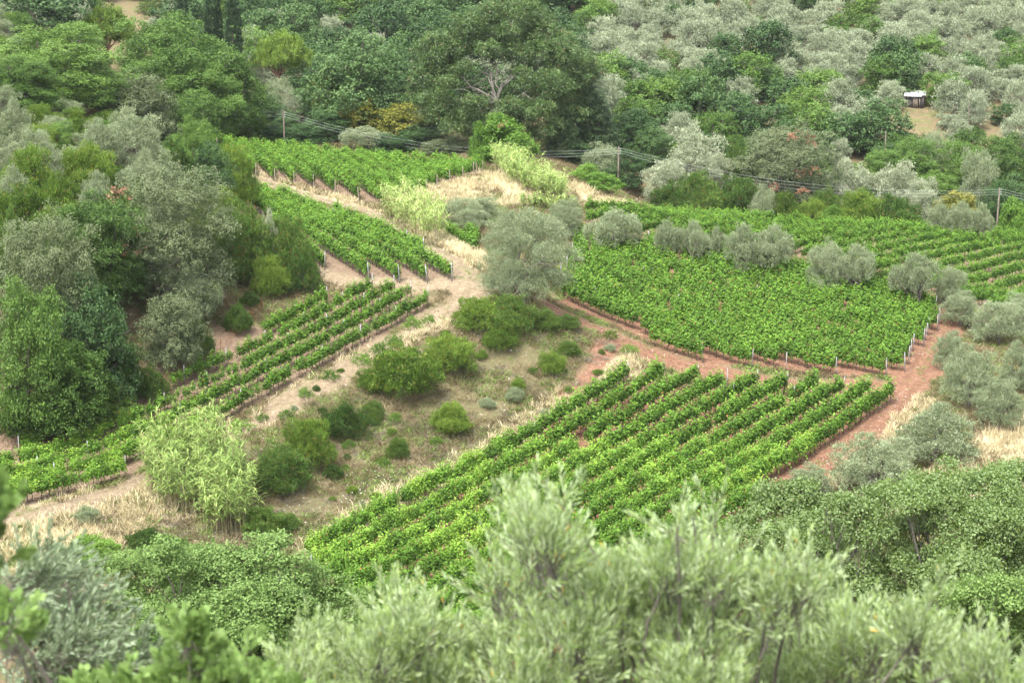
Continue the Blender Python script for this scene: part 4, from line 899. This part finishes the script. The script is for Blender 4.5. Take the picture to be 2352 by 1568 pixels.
for _ in range(9): q = p[er.integers(5, 8)]; lm.tube(curve_pts(q, q+np.array([er.uniform(.5, 3.2), er.normal()*.7, er.uniform(-1.6, .8)]), er, 5, .1), np.linspace(.05, .02, 5), 4)
lm.build('limbs', M['barkl'], e, True)
# dead brown sprays on the big holm oak and the slope
def spray(u, v, D, r, n, label, name='dead_foliage'):
    rng = np.random.default_rng(int(u)); c = P3(u, v, D); C = rng.normal(size=(5, 3))*r*.5; V_, F_ = crown_geo(C, np.full((5, 3), r*.5), n, .22, .12, rng, 'hang', tuft=.25, K=10, zmin=-99)
    o = obj(name, mesh_from(name, V_, F_, M['dead'], tuft=TUFT)); o.location = c; tag(o, label, 'branch'); return o
for u, v, D, r, lb in [(1822,318,281,1.0,'brown dead spray high on the big holm oak'),(1868,325,281,1.5,'largest brown dead spray on the big holm oak'),(1862,392,280,1.5,'brown dead spray midway down the holm oak'),(1850,440,279,.9,'brown dead spray low on the holm oak'),(1772,432,280,.7,'small brown dead spray at the holm oak skirt'),
                       (268,450,190,1.1,'rusty dead spray between oak and holm oak'),(285,555,188,1.3,'rusty dead spray on the dusty holm oak'),(1148,285,279,.8,'orange dead spray on the eucalyptus regrowth')]:
    spray(u, v, D, r, 260, lb)

# ---------------------------------------------------------------- reeds
def reeds(label, poly, n, hlo, hhi, seed, lean=(0, 0), mat='reed', leafL=1.0):
    """thicket of giant reed: canes and long arching leaves"""
    rng = np.random.default_rng(seed); pl = hits(poly); lo, hi = pl.min(0), pl.max(0); pts = []
    while len(pts) < n:
        q = rng.uniform(lo, hi, (n, 2)); pts += list(q[in_poly(q, pl)])
    pts = np.array(pts[:n]); z = terr(pts[:, 0], pts[:, 1]); ctr = np.r_[pts.mean(0), z.mean()]
    cm = MB(); LP, LF, nb = [], [], 0
    for (x, y), zz in zip(pts, z):
        h = rng.uniform(hlo, hhi); out = (np.array([x, y])-ctr[:2]); out = out/(np.linalg.norm(out)+.5)
        tp = np.array([x + out[0]*h*.10 + rng.normal()*.30 + lean[0]*h, y + out[1]*h*.10 + rng.normal()*.25 + lean[1]*h, zz + h*.95])
        t = np.linspace(0, 1, 6)[:, None]; b = np.array([x, y, zz-.1]); P = b + (tp-b)*t; P[:, :2] += (tp[:2]-b[:2])*(t**2-t)*.8
        cm.tube(P-ctr, np.linspace(.022, .012, 6), 4)
        for k in range(rng.integers(15, 22)):
            s_ = rng.uniform(.42, 1.0); q = b + (tp-b)*s_; q[:2] += (tp[:2]-b[:2])*(s_**2-s_)*.8; a = rng.uniform(0, 6.28); dr = np.array([math.cos(a), math.sin(a), 0]); Ln = leafL*rng.uniform(.6, 1.15); w = .062*rng.uniform(.7, 1.2)
            sd_ = np.array([-dr[1], dr[0], 0]); tt = np.array([0, .3, .62, 1.0]); rise = rng.uniform(.65, 1.15); fall = rng.uniform(.3, 1.0)
            C_ = q + dr*Ln*tt[:, None]*.85; C_[:, 2] += Ln*(rise*tt - fall*1.1*tt**2)
            wd = np.array([.5, 1.0, .75, .04])*w; Vv = np.stack([C_ - sd_*wd[:, None], C_ + sd_*wd[:, None]], 1).reshape(-1, 3)
            LP.append(Vv-ctr); LF.append(np.array([[0, 2, 3, 1], [2, 4, 5, 3], [4, 6, 7, 5]])+nb); nb += 8
    e = bpy.data.objects.new('giant_reed', None); COL.objects.link(e); e.location = ctr
    obj('canes', cm.mesh('reed_canes', M['cane'], False), e); obj('leaves', mesh_from('reed_leaves', np.concatenate(LP), np.concatenate(LF), M[mat]), e)
    tag(e, label, 'reeds'); return e
reeds('large thicket of pale green giant reeds at the lower end of the terrace', [(330,1085),(400,1050),(500,1035),(570,1110),(595,1200),(560,1240),(470,1230),(400,1190),(345,1150)], 420, 2.6, 5.8, 21, (-.05, 0))
reeds('tall ragged reed clump between the two upper vineyard blocks', [(880,500),(930,480),(1010,520),(1030,560),(985,570),(930,545)], 170, 3.4, 5.6, 22)
reeds('long hedge of pale reeds beside the dry grass mound', [(1122,396),(1160,388),(1235,420),(1300,455),(1290,472),(1230,458),(1165,426)], 330, 2.6, 4.6, 23)
reeds('short young reeds behind the large olive', [(1190,462),(1290,470),(1330,480),(1280,490),(1200,480)], 90, 1.0, 1.9, 24, leafL=.5)

# ---------------------------------------------------------------- trees on our own slope
def on_ground(u, vtop, D, back=0.0):
    p = P3(u, vtop, D); return np.array([p[0], p[1], terr(p[0], p[1])[0]])
def own_tree(name, label, lobes, mat, n_leaf, L, W, style, seed, bark='bark', r0=.25, **kw):
    """lobes: (u, v, radius px, depth)"""
    mu = np.mean([l[0] for l in lobes]); mD = np.mean([l[3] for l in lobes]); p = P3(mu, max(l[1] for l in lobes), mD); base = np.array([p[0], p[1], terr(p[0], p[1])[0]])
    C = np.array([P3(u, v, D)-base for u, v, r, D in lobes]); Rr = np.array([(r*D/FPX*1.18,)*3 for u, v, r, D in lobes])*np.array([1, 1, .85])
    return hero(name, label, C, Rr, tuple(base), mat, bark, n_leaf, L, W, style, r0, seed, **kw)
def lob(pts, D0, spread, rng): return [(u, v, r, D0 + rng.uniform(-spread, spread)) for u, v, r in pts]
lr = np.random.default_rng(31)
own_tree('oak_tree', 'leafy light green oak in the valley below the reeds', lob([(300,1300,55),(370,1290,55),(430,1330,60),(500,1310,60),(570,1290,55),(620,1275,42),(680,1310,45),(740,1350,50),(330,1370,60),(420,1400,70),(520,1390,75),(620,1370,70),(700,1420,65),(780,1400,50),(300,1440,70),(400,1480,75),(520,1490,75),(630,1480,70),(740,1490,60),(850,1450,50),(830,1400,40),(640,1250,26),(900,1500,60),(480,1270,30),(560,1430,85),(660,1410,85),(470,1440,80),(760,1460,70),(600,1350,60),(400,1350,60)], 108, 4, lr) + [(560,1400,60,101), (640,1390,60,101), (600,1440,60,100), (680,1430,50,101), (520,1450,50,100)], 'noak', 120000, .17, .13, 'out', 41, K=16, tuft=.32, r0=.3, nl=22, jag=.12, shell=(.6, 1.08))
own_tree('oak_tree', 'darker oak crown beneath the leafy light green one', lob([(400,1540,80),(550,1560,80),(700,1560,80),(850,1560,70),(960,1560,60),(260,1540,80),(1050,1600,60)], 100, 3, lr), 'oak', 45000, .17, .13, 'out', 42, K=16, tuft=.32, r0=.3, nl=7, jag=.1)
own_tree('poplar_tree', 'wind-tossed poplar with pale-backed leaves and bare grey branches', lob([(1760,1170,50),(1830,1150,45),(1880,1185,50),(1950,1170,50),(2010,1150,45),(1730,1240,55),(1820,1240,60),(1920,1250,65),(2010,1230,60),(1780,1320,65),(1890,1330,70),(2000,1320,70),(1700,1300,40),(1850,1400,70),(1960,1410,70),(2060,1390,60),(1900,1490,70),(2040,1480,70),(1790,1460,60),(1850,1350,50)], 98, 4, lr), 'poplar', 80000, .15, .12, 'hang', 43, bark='barkl', K=14, tuft=.34, r0=.22, nl=16, jag=.12, twigs=5, shell=(.55, 1.1))
own_tree('poplar_tree', 'tallest wind-tossed poplar against the dry grass slope', lob([(2080,1150,50),(2140,1130,50),(2190,1110,45),(2260,1120,50),(2320,1100,50),(2100,1220,60),(2180,1200,60),(2270,1200,65),(2345,1190,60),(2120,1300,65),(2220,1290,70),(2320,1290,70),(2150,1390,70),(2250,1390,75),(2350,1390,70),(2190,1340,60),(2300,1350,60)], 93, 4, lr), 'poplar', 80000, .15, .12, 'hang', 44, bark='barkl', K=14, tuft=.34, r0=.22, nl=15, jag=.12, twigs=5, shell=(.55, 1.1))
own_tree('poplar_tree', 'greener poplar low beside the blurred olive branches', lob([(2190,1390,50),(2260,1370,50),(2330,1380,50),(2200,1460,60),(2300,1460,65),(2370,1440,60),(2230,1550,70),(2340,1550,70)], 84, 3, lr), 'noak', 40000, .14, .11, 'hang', 45, bark='barkl', K=14, tuft=.3, r0=.2, nl=8, jag=.1, twigs=4)

# ---------------------------------------------------------------- close, blurred trees in front of the camera
def shoots(rng, C, Rr, n, ln, leafL, leafW, npair, up=.9, mat='nolive', spread=.5, wind=(0, 0, 0), out_w=.6):
    vol = Rr.prod(1)**(2/3); pick_ = rng.choice(len(C), n, p=vol/vol.sum()); d = rdir(n, rng); d[:, 2] = np.where(d[:, 2] < -.5, -d[:, 2], d[:, 2])
    P0 = C[pick_] + Rr[pick_]*d*rng.uniform(.35, .85, n)[:, None]**.6
    ax = norm(d*out_w + np.array([0, 0, up]) + rdir(n, rng)*spread + np.array(wind)); Ls = ln*rng.uniform(.6, 1.2, n)
    pos, A, N = [], [], []
    tw = MB()
    side = norm(np.cross(ax, rdir(n, rng)))
    for j in range(npair):
        t = (j+.5)/npair; q = P0 + ax*Ls[:, None]*t; sd_ = side if j % 2 == 0 else np.cross(ax, side)
        for sgn in (-1, 1):
            a = norm(ax*(1.25+.5*t) + sgn*sd_*(1.0-.5*t) + rng.normal(size=(n, 3))*.22); pos.append(q + a*leafL*.5); A.append(a); N.append(norm(np.cross(a, rdir(n, rng)) + ax*.4))
    tipa = ax; pos.append(P0+ax*Ls[:, None]*1.02); A.append(tipa); N.append(norm(np.cross(tipa, rdir(n, rng))))
    pos, A, N = np.concatenate(pos), np.concatenate(A), np.concatenate(N); m = len(pos); sc = rng.uniform(.7, 1.15, m)
    N = norm(N - A*(N*A).sum(1, keepdims=True))
    V_, F_ = leaf_quads(pos, A, N, leafL*sc, leafW*sc*rng.uniform(.8, 1.2, m))
    # thin stems as narrow crossed ribbons would be flat: use three-sided rods
    up_ = side*.0035; u2 = np.cross(ax, side)*.0035
    B0, B1 = P0 - ax*.12, P0 + ax*Ls[:, None]
    SV = np.stack([B0+up_, B0-up_*.5+u2*.87, B0-up_*.5-u2*.87, B1+up_*.4, B1-up_*.2+u2*.35, B1-up_*.2-u2*.35], 1).reshape(-1, 3)
    o6 = (np.arange(n)*6)[:, None]; SF = np.concatenate([o6+np.array([[0, 1, 4, 3]]), o6+np.array([[1, 2, 5, 4]]), o6+np.array([[2, 0, 3, 5]])])
    tr = rng.uniform(0, .7, n); k_ = np.tile(tr, 2*npair+1) + np.repeat(np.r_[np.repeat(np.arange(npair)/npair*.3, 2), .3], n)
    return (V_, F_, np.repeat(np.clip(k_, 0, 1), 4)), (SV, SF)
def close_tree(name, label, lobes, n, seed, mat, ln=.27, leafL=.068, leafW=.0115, dv=55, foot=None, npair=12, bark='bark', r0=.09, base_uvD=None, **kw):
    rng = np.random.default_rng(seed)
    mu = foot or np.mean([l[0] for l in lobes]); mD = np.mean([l[3] for l in lobes]); p = P3(mu, 1568, mD); base = np.array([p[0], p[1], terr(p[0], p[1])[0]])
    C = np.array([P3(u, v+dv, D)-base for u, v, r, D in lobes]); Rr = np.array([(r*D/FPX*.9,)*3 for u, v, r, D in lobes])
    (V_, F_, TF_), (SV, SF) = shoots(rng, C, Rr, n, ln, leafL, leafW, npair, **kw)
    e = bpy.data.objects.new(name, None); COL.objects.link(e); e.location = base
    obj('crown', mesh_from(name+'_crown', V_, F_, M[mat], tuft=TF_), e); obj('twigs', mesh_from(name+'_twigs', SV, SF, M['barkl' if mat == 'nolive' else 'bark']), e)
    mb = MB(); fk = np.array([0.0 if foot else C[:, 0].mean(), C[:, 1].mean(), C[:, 2].min()-1.0]); mb.tube(curve_pts((0, 0, -.4), fk, rng, 7, .05), np.linspace(r0*2, r0*1.1, 7), 8)
    for c, r_ in zip(C, Rr):
        p_ = curve_pts(fk, c + np.array([0, 0, r_[2]*.6]), rng, 8, .07); mb.tube(p_, np.linspace(r0*.28, .006, 8), 5)
    mb.build('trunk', M['barkl' if mat == 'nolive' else 'bark'], e, True); tag(e, label, 'tree'); return e
cr = np.random.default_rng(77)
def cl(pts, D, sp): return [(u, v, r, D+cr.uniform(-sp, sp)) for u, v, r in pts]
close_tree('olive_tree', 'wide soft-focus olive crown in pale green, closest to the viewer',
    cl([(1205,1125,24),(1295,1110,24),(1250,1150,24),(1180,1150,20),(1320,1150,18),(1590,1130,22),(1640,1150,20),(1555,1165,22),(1700,1250,20),(1850,1250,20),(2150,1320,24),(1215,1210,56),(1250,1250,80),(1160,1330,70),(1270,1360,90),(1370,1335,66),(1450,1310,56),(1540,1290,62),(1600,1235,50),(1640,1305,56),(1400,1380,100),(1540,1370,110),(1680,1360,90),(1800,1370,80),(1760,1310,50),(1880,1420,90),(1850,1310,44),(1980,1470,90),(2100,1440,60),(2130,1520,90),(2240,1500,60),(2300,1570,80),
        (1180,1450,90),(1300,1490,110),(1450,1500,120),(1600,1500,120),(1750,1500,110),(1900,1550,100),(2040,1570,100),(1080,1530,90),(1200,1580,110),(1400,1600,120),(1600,1610,120),(1800,1610,120),(2200,1620,100)], 11.2, 1.1), 2700, 51, 'nolive')
close_tree('olive_tree', 'soft-focus olive shoots with yellow tips between oak and wide olive crown',
    cl([(905,1370,50),(930,1440,60),(1000,1420,50),(870,1500,70),(960,1520,80),(760,1470,50),(700,1450,40),(790,1540,70),(1050,1480,60),(880,1590,90),(1000,1600,90),(690,1540,60)], 12.0, .8), 620, 52, 'nolive')
close_tree('olive_tree', 'blue-grey soft-focus olive bending in the wind at the lower corner',
    cl([(110,1260,60),(60,1300,70),(160,1300,50),(90,1370,90),(190,1380,70),(230,1340,40),(60,1460,100),(180,1470,90),(280,1440,60),(330,1500,60),(120,1560,110),(260,1570,100),(400,1520,55),(460,1500,40),(380,1590,90),(20,1380,90)], 14.5, .9), 900, 53, 'nolive2', leafL=.07, leafW=.017, up=.45, wind=(.7, 0, 0), spread=.7)
def oak_twigs(label, lobes, n, seed, **k): return close_tree('oak_tree', label, lobes, n, seed, 'noak', ln=.15, leafL=.07, leafW=.045, npair=5, spread=.9, **k)
oak_twigs('out-of-focus oak sprig poking in at the picture edge beside the terrace', cl([(-40,1160,40),(-30,1210,40),(-50,1250,36),(-25,1150,24)], 6.5, .2), 60, 54, foot=-420)
oak_twigs('out-of-focus oak twigs in front of the corner olive', cl([(10,1380,40),(30,1430,36),(300,1560,50),(360,1590,55),(420,1520,46),(470,1480,40),(490,1540,50),(440,1440,36),(430,1410,24),(560,1560,46),(520,1590,60),(200,1590,60),(600,1600,50)], 9.5, .5), 260, 55)
oak_twigs('bright soft-focus oak shoots above the lower frame edge', cl([(640,1570,44),(600,1540,30),(690,1600,50),(560,1470,22)], 10.5, .4), 80, 56)
# ---------------------------------------------------------------- poles and cables
def pole(u, vtop, vb_D, label, h=8.6, r=.13, insul=True):
    p = P3(u, vtop, vb_D); z = terr(p[0], p[1])[0]; h = p[2]-z
    e = bpy.data.objects.new('power_pole', None); COL.objects.link(e); e.location = (p[0], p[1], z)
    mb = MB(); mb.tube([(0, 0, -.5), (0, 0, h*.5), (0, 0, h)], [r*1.15, r, r*.8], 10); mb.build('shaft', M['pole'], e, True)
    if insul:
        for k in range(3):
            mi = MB(); mi.tube([(r*.6, -.05, h-.25-.38*k), (r*1.9, -.05, h-.25-.38*k)], .02, 5); mi.tube([(r*1.9, -.05, h-.28-.38*k), (r*1.9, -.05, h-.14-.38*k)], [.05, .035], 7); mi.build('insulator', M['white'], e)
    tag(e, label, 'pole'); return np.array([p[0], p[1], z+h])
A1 = pole(651, 255, 293, 'brown power pole behind the upper vineyard, before the dark trees')
A2 = pole(1421, 338, 282, 'brown power pole at the end of the dry grass strip')
A3 = pole(2296, 432, 279, 'brown power pole beside the pollarded olives')
A0 = P3(-150, 190, 310); A4 = P3(3000, 520, 262)
def cable(a, b, sag, k, label):
    mb = MB(); t = np.linspace(0, 1, 26)[:, None]; off = np.array([.25, -.05, -.16-.38*k]); P = a + (b-a)*t + off; P[:, 2] -= sag*4*(t*(1-t))[:, 0]*(1+.05*k)
    c = P[0].copy(); o = mb
    o.tube(P-c, .011, 4); ob = o.build('power_cable', M['wire'], None, True, loc=c); tag(ob, label, 'cable', 'cables of the valley power line')
SP_ = [('over the wooded slope', A0, A1, 1.6), ('across the eucalyptus', A1, A2, 2.6), ('over the hedge of the far vineyard', A2, A3, 2.4), ('beyond the pollarded olives', A3, A4, 1.2)]
for nm, a, b, sg in SP_:
    for k, w_ in enumerate(('top', 'middle', 'lowest')): cable(a, b, sg, k, f"{w_} cable of the three running {nm}")
def pole_thin(u, vt, D, label): pole(u, vt, D, label, r=.10, insul=False)
pole_thin(2228, 216, 325, 'thin tall grey pole on the dry open ground')
pole_thin(2035, 303, 306, 'short pole among trees above the hedge')

# ---------------------------------------------------------------- shed
p = hit(2098, 244); p[2] = terr(p[0], p[1])[0]; sc_ = proj(p)[2][0]/FPX; W_, H_ = 46*sc_, 34*sc_
e = bpy.data.objects.new('shed', None); COL.objects.link(e); e.location = p; e.rotation_euler = (0, 0, rad(-14))
mb = MB(); mb.box((-W_*.1, 0, H_*.36-.2), (W_*.62, 2.8, H_*.72+.4)); 
for k in range(16): mb.box((-W_*.41+.02+k*W_*.62/16+.06, -1.41, H_*.34), (.035, .03, H_*.68))
mb.build('wall', M['shedw'], e)
mb = MB(); mb.box((W_*.36, .3, H_*.34-.2), (W_*.28, 2.2, H_*.68+.4)); mb.build('side_room', M['shedw'], e)
rm = MB(); rm.box((-W_*.04, -.15, H_*.86), (W_*.86, 3.9, .07), M=Matrix.Rotation(rad(9), 3, 'X')); rm.build('roof', M['white'], e)
rm = MB(); rm.box((W_*.40, .35, H_*.90), (W_*.38, 2.9, .06), M=Matrix.Rotation(rad(11), 3, 'X')); rm.build('side_roof', M['white'], e)
for x_ in (-W_*.42, W_*.02, W_*.30):
    mp = MB(); mp.box((x_, -1.75, H_*.38), (.12, .12, H_*.78)); mp.build('post', M['postw'], e)
dm = MB(); dm.box((W_*.12, -1.43, H_*.33), (.85, .05, H_*.6)); dm.build('door', M['postw'], e)
tag(e, 'small dark wooden shed with a white tin roof among olives', 'shed')

# ---------------------------------------------------------------- planks, log, box, fence
def plank(label, a, b, w, name='plank'):
    a, b = np.array(a), np.array(b); mb = MB(); mb.tube([a-a, (b-a)*.5, b-a], [w, w*.95, w*.9], 4); ob = mb.build(name, M['postw'], None, loc=a); tag(ob, label, 'plank'); return ob
q = hit(1190, 680, 195); D1 = proj(q)[2][0] - 3.5
plank('grey plank leaning up to the top of the crossed pair', P3(1196,682,D1), P3(1183,657,D1), .085)
plank('shorter grey plank crossing behind at the pair foot', P3(1176,680,D1-.2), P3(1190,669,D1-.2), .075)
D2 = proj(hit(1232, 742, 190))[2][0]
plank('slanting weathered post beside the low dark bush', P3(1230,742,D2), P3(1218,718,D2-.3), .07, 'leaning_post')
lg = hit(1192, 352, 270); mb = MB(); mb.tube([(0, 0, .4), (1.0, -.3, .35), (2.0, -.5, .2)], [.34, .36, .36], 10); ob = mb.build('fallen_log', M['barkl'], None, True, loc=P3(1186, 352, proj(lg)[2][0]-7)); ob.location[2] = terr(ob.location[0], ob.location[1])[0]; tag(ob, 'pale fallen log lying on bare ground under the eucalyptus', 'log')
bx = hit(2308, 542, 250); mb = MB(); mb.box((0, 0, .3), (1.1, .7, .6)); mb.box((0, 0, .62), (1.16, .76, .06)); ob = mb.build('feed_box', M['redbox'], None, loc=bx); tag(ob, 'red-brown box on dry grass beside the end power pole', 'box')
# rusty fence above the terrace
FU = [(600,722),(575,745),(540,778),(505,815),(470,838),(440,850),(400,868),(368,905),(330,925)]
fp = [hit(u, v, 160)+np.array([0, .6, 0]) for u, v in FU]
for f in fp: f[2] = terr(f[0], f[1])[0]
e = bpy.data.objects.new('wire_fence', None); COL.objects.link(e); e.location = fp[0]
for f in fp:
    mb = MB(); c = f-fp[0]; mb.tube([c+(0, 0, -.2), c+(.05, 0, 1.5)], .035, 5); mb.build('post', M['rust'], e)
mb = MB()
for a, b in zip(fp[:-1], fp[1:]):
    a, b = a-fp[0], b-fp[0]; L_ = np.linalg.norm(b-a)
    for k in range(7): mb.tube([a+(0, 0, .1+.19*k), (a+b)/2+(0, 0, .08+.19*k), b+(0, 0, .1+.19*k)], .006, 3)
    for t in np.arange(0, 1, .17/L_): mb.tube([a+(b-a)*t+(0, 0, .08), a+(b-a)*t+(0, 0, 1.26)], .005, 3)
mb.build('netting', M['rust'], e); tag(e, 'rusty wire-net fence with leaning posts between the wood and the terrace', 'fence')
# ---------------------------------------------------------------- grasses, weeds, stones, flowers
def scatter(polys, dens, rng, keep=None):
    out = []
    for pl in polys:
        lo, hi = pl.min(0), pl.max(0); n = int((hi-lo).prod()*dens); q = rng.uniform(lo, hi, (n, 2)); out.append(q[in_poly(q, pl)])
    q = np.concatenate(out)
    if keep is not None: q = q[keep(q)]
    return q
def tufts(name, label, Q, mat, nb, h, w, rng, spread=.16, lean=.5):
    n = len(Q); z = terr(Q[:, 0], Q[:, 1]); hh = h*np.exp(rng.normal(size=n)*.3)
    b = np.repeat(np.c_[Q, z], nb, 0) + np.c_[rng.normal(size=(n*nb, 2))*spread, np.zeros(n*nb)]; H_ = np.repeat(hh, nb)*rng.uniform(.55, 1.15, n*nb)
    dr = rdir(n*nb, rng)*lean; dr[:, 2] = 1; A = norm(dr); B_ = norm(np.cross(A, rdir(n*nb, rng)))*w
    tip = b + A*H_[:, None] + np.c_[dr[:, :2]*H_[:, None]*.3, -.05*H_]; mid = b + A*H_[:, None]*.55
    V_ = np.stack([b-B_*.7, b+B_*.7, mid+B_, mid-B_, tip], 1).reshape(-1, 3); o5 = (np.arange(n*nb)*5)[:, None]
    me = mesh_from(name, V_, [o5+np.array([[0, 1, 2, 3]]), o5+np.array([[3, 2, 4]])], M[mat]); o = obj(name, me); tag(o, label, name.replace('_', ' '), None, 'stuff'); return o
gr = np.random.default_rng(91)
def grid_val(arr):
    A_ = arr.reshape(GZ.shape)
    def f(q):
        i = np.clip(np.searchsorted(GX, q[:, 0])-1, 0, len(GX)-1); j = np.clip(np.searchsorted(GY, q[:, 1])-1, 0, len(GY)-1); return A_[j, i]
    return f
gv_s, gv_t, gv_r, gv_soil, gv_b = grid_val(straw), grid_val(m_track), grid_val(m_red), grid_val(np.maximum(m_soil, m_brown)), grid_val(m_bank)
BIG = [hits([(-60,1330),(700,1330),(1100,1110),(1460,880),(1500,830),(1130,560),(1350,440),(1480,470),(2380,560),(2380,1230),(1690,1240),(1900,1080),(2080,900),(2180,720),(1330,545),(1100,640),(950,520),(590,395),(700,330),(-60,1000)])]
allp = [np.array([(-60,140),(70,140),(70,300),(-60,300)], float)]
q = scatter(allp, 9.0, gr); s_ = gv_s(q); nzs = vnoise(q, 2.2, 51) + .6*vnoise(q, .8, 52); q1 = q[(s_ > gr.random(len(q))*1.05) & (nzs > -.22)]
tufts('dry_grass', 'tall pale dry grass on the mound, track edges and banks', q1, 'straw', 11, .72, .02, gr)
q = scatter(allp, 9.0, gr); nzv = vnoise(q, 4.0, 12)*1.4 + vnoise(q, 1.3, 13); ok = (gv_t(q) < .3) & (gv_r(q) < .3) & (gv_soil(q) < .3)
dens = np.where(gv_b(q) > .5, .85, .8); q2 = q[ok & (gr.random(len(q)) < dens) & (nzv > -.35)]
tufts('brown_grass', 'thin brown dry grass over the bank and slopes', q2, 'brownst', 9, .5, .022, gr, .22, .9)
q = scatter(allp, 5.0, gr); nzv = vnoise(q, 2.6, 41)*1.2 + vnoise(q, 1.0, 42); q5 = q[(gv_b(q) > .5) & (gv_t(q) < .2) & (nzv > .12)]
tufts('dead_brush', 'grey dead brush and twiggy tufts on the bank', q5, 'brush', 12, .42, .014, gr, .28, 1.3)
q = scatter(allp, 7.0, gr); nzv = vnoise(q, 5.0, 22)*1.3 + vnoise(q, 1.6, 23); ok = (gv_t(q) < .25) & (gv_r(q) < .25) & (gv_soil(q) < .3)
q3 = q[ok & (nzv > np.where(gv_b(q) > .5, -.08, .05)) & (gr.random(len(q)) < .8)]
tufts('green_weeds', 'patches of low green weeds on the bank and field edges', q3, 'weed', 9, .36, .035, gr, .22, .9)
q = scatter(allp, 3.0, gr); ok = (gv_t(q) > .15) | (gv_b(q) > .5) | (gv_r(q) > .2); q4 = q[ok & (vnoise(q, 3.0, 33) > -.1)][:3000]; z = terr(q4[:, 0], q4[:, 1]); n = len(q4)
oc = np.array([[1,0,0],[0,1,0],[-1,0,0],[0,-1,0],[0,0,.7],[0,0,-.4]]); of = np.array([[0,1,4],[1,2,4],[2,3,4],[3,0,4],[1,0,5],[2,1,5],[3,2,5],[0,3,5]])
sz = np.exp(gr.normal(size=n)*.5)*.035; V_ = (np.c_[q4, z+.02][:, None] + (oc[None]*gr.uniform(.6, 1.3, (n, 6, 1)))*sz[:, None, None]).reshape(-1, 3); F_ = ((np.arange(n)*6)[:, None, None]+of[None]).reshape(-1, 3)
tag(obj('pebbles', mesh_from('pebbles', V_, F_, M['stone'])), 'pale stones strewn over tracks and bank', 'stones', None, 'stuff')
fl = []
for u, v, su, sv, k in [(880,1110,60,30,30),(830,1160,50,30,20),(1440,468,40,8,30),(2060,1060,60,50,26),(690,640,40,20,8),(700,1180,70,30,14)]:
    for _ in range(k): fl.append(hit(u+gr.normal()*su*.6, v+gr.normal()*sv*.6, 120))
fl = np.array(fl); n = len(fl); P_ = fl + np.c_[np.zeros((n, 2)), gr.uniform(.45, .8, n)]; fmb = MB()
for p_ in P_:
    a = np.arange(7)*2*math.pi/7; r_ = gr.uniform(.035, .06); ring = np.c_[np.cos(a)*r_, np.sin(a)*r_, np.full(7, .0)]
    fmb.add(np.vstack([ring, [[0, 0, .025]], [[0, 0, -.03]]])+p_, [[k, (k+1) % 7, 7] for k in range(7)]+[[(k+1) % 7, k, 8] for k in range(7)])
q = scatter(allp, 6.0, gr); dc = grid_val(np.exp(-(d_c/.45)**2))(q); ok = (dc > gr.random(len(q))) & (vnoise(q, 4, 61)+vnoise(q, 1.1, 62) > .05) | ((gv_t(q)+gv_r(q) > .3) & (vnoise(q, 1.5, 63) > .34))
tufts('track_weeds', 'sparse weeds growing in the middle of the dirt tracks', q[ok], 'weed', 7, .16, .02, gr, .14, 1.2)
hz = MB(); hz.box((0, 320, 60), (900, 860, 260))      # the air of the valley
hm, hnt, hout = new_mat('valley_air'); pv = hnt.nodes.new('ShaderNodeVolumePrincipled'); pv.inputs['Color'].default_value = (.86, .92, 1.0, 1); pv.inputs['Density'].default_value = .00004; pv.inputs['Anisotropy'].default_value = .2
hnt.links.new(pv.outputs[0], hout.inputs['Volume']); tag(hz.build('haze', hm), 'thin pale haze filling the valley air', 'haze', None, 'stuff')
tag(fmb.build('wild_flowers', M['petal']), 'tiny white flower heads scattered over the dry grass', 'flowers', None, 'stuff')
print('objects', len(bpy.data.objects))
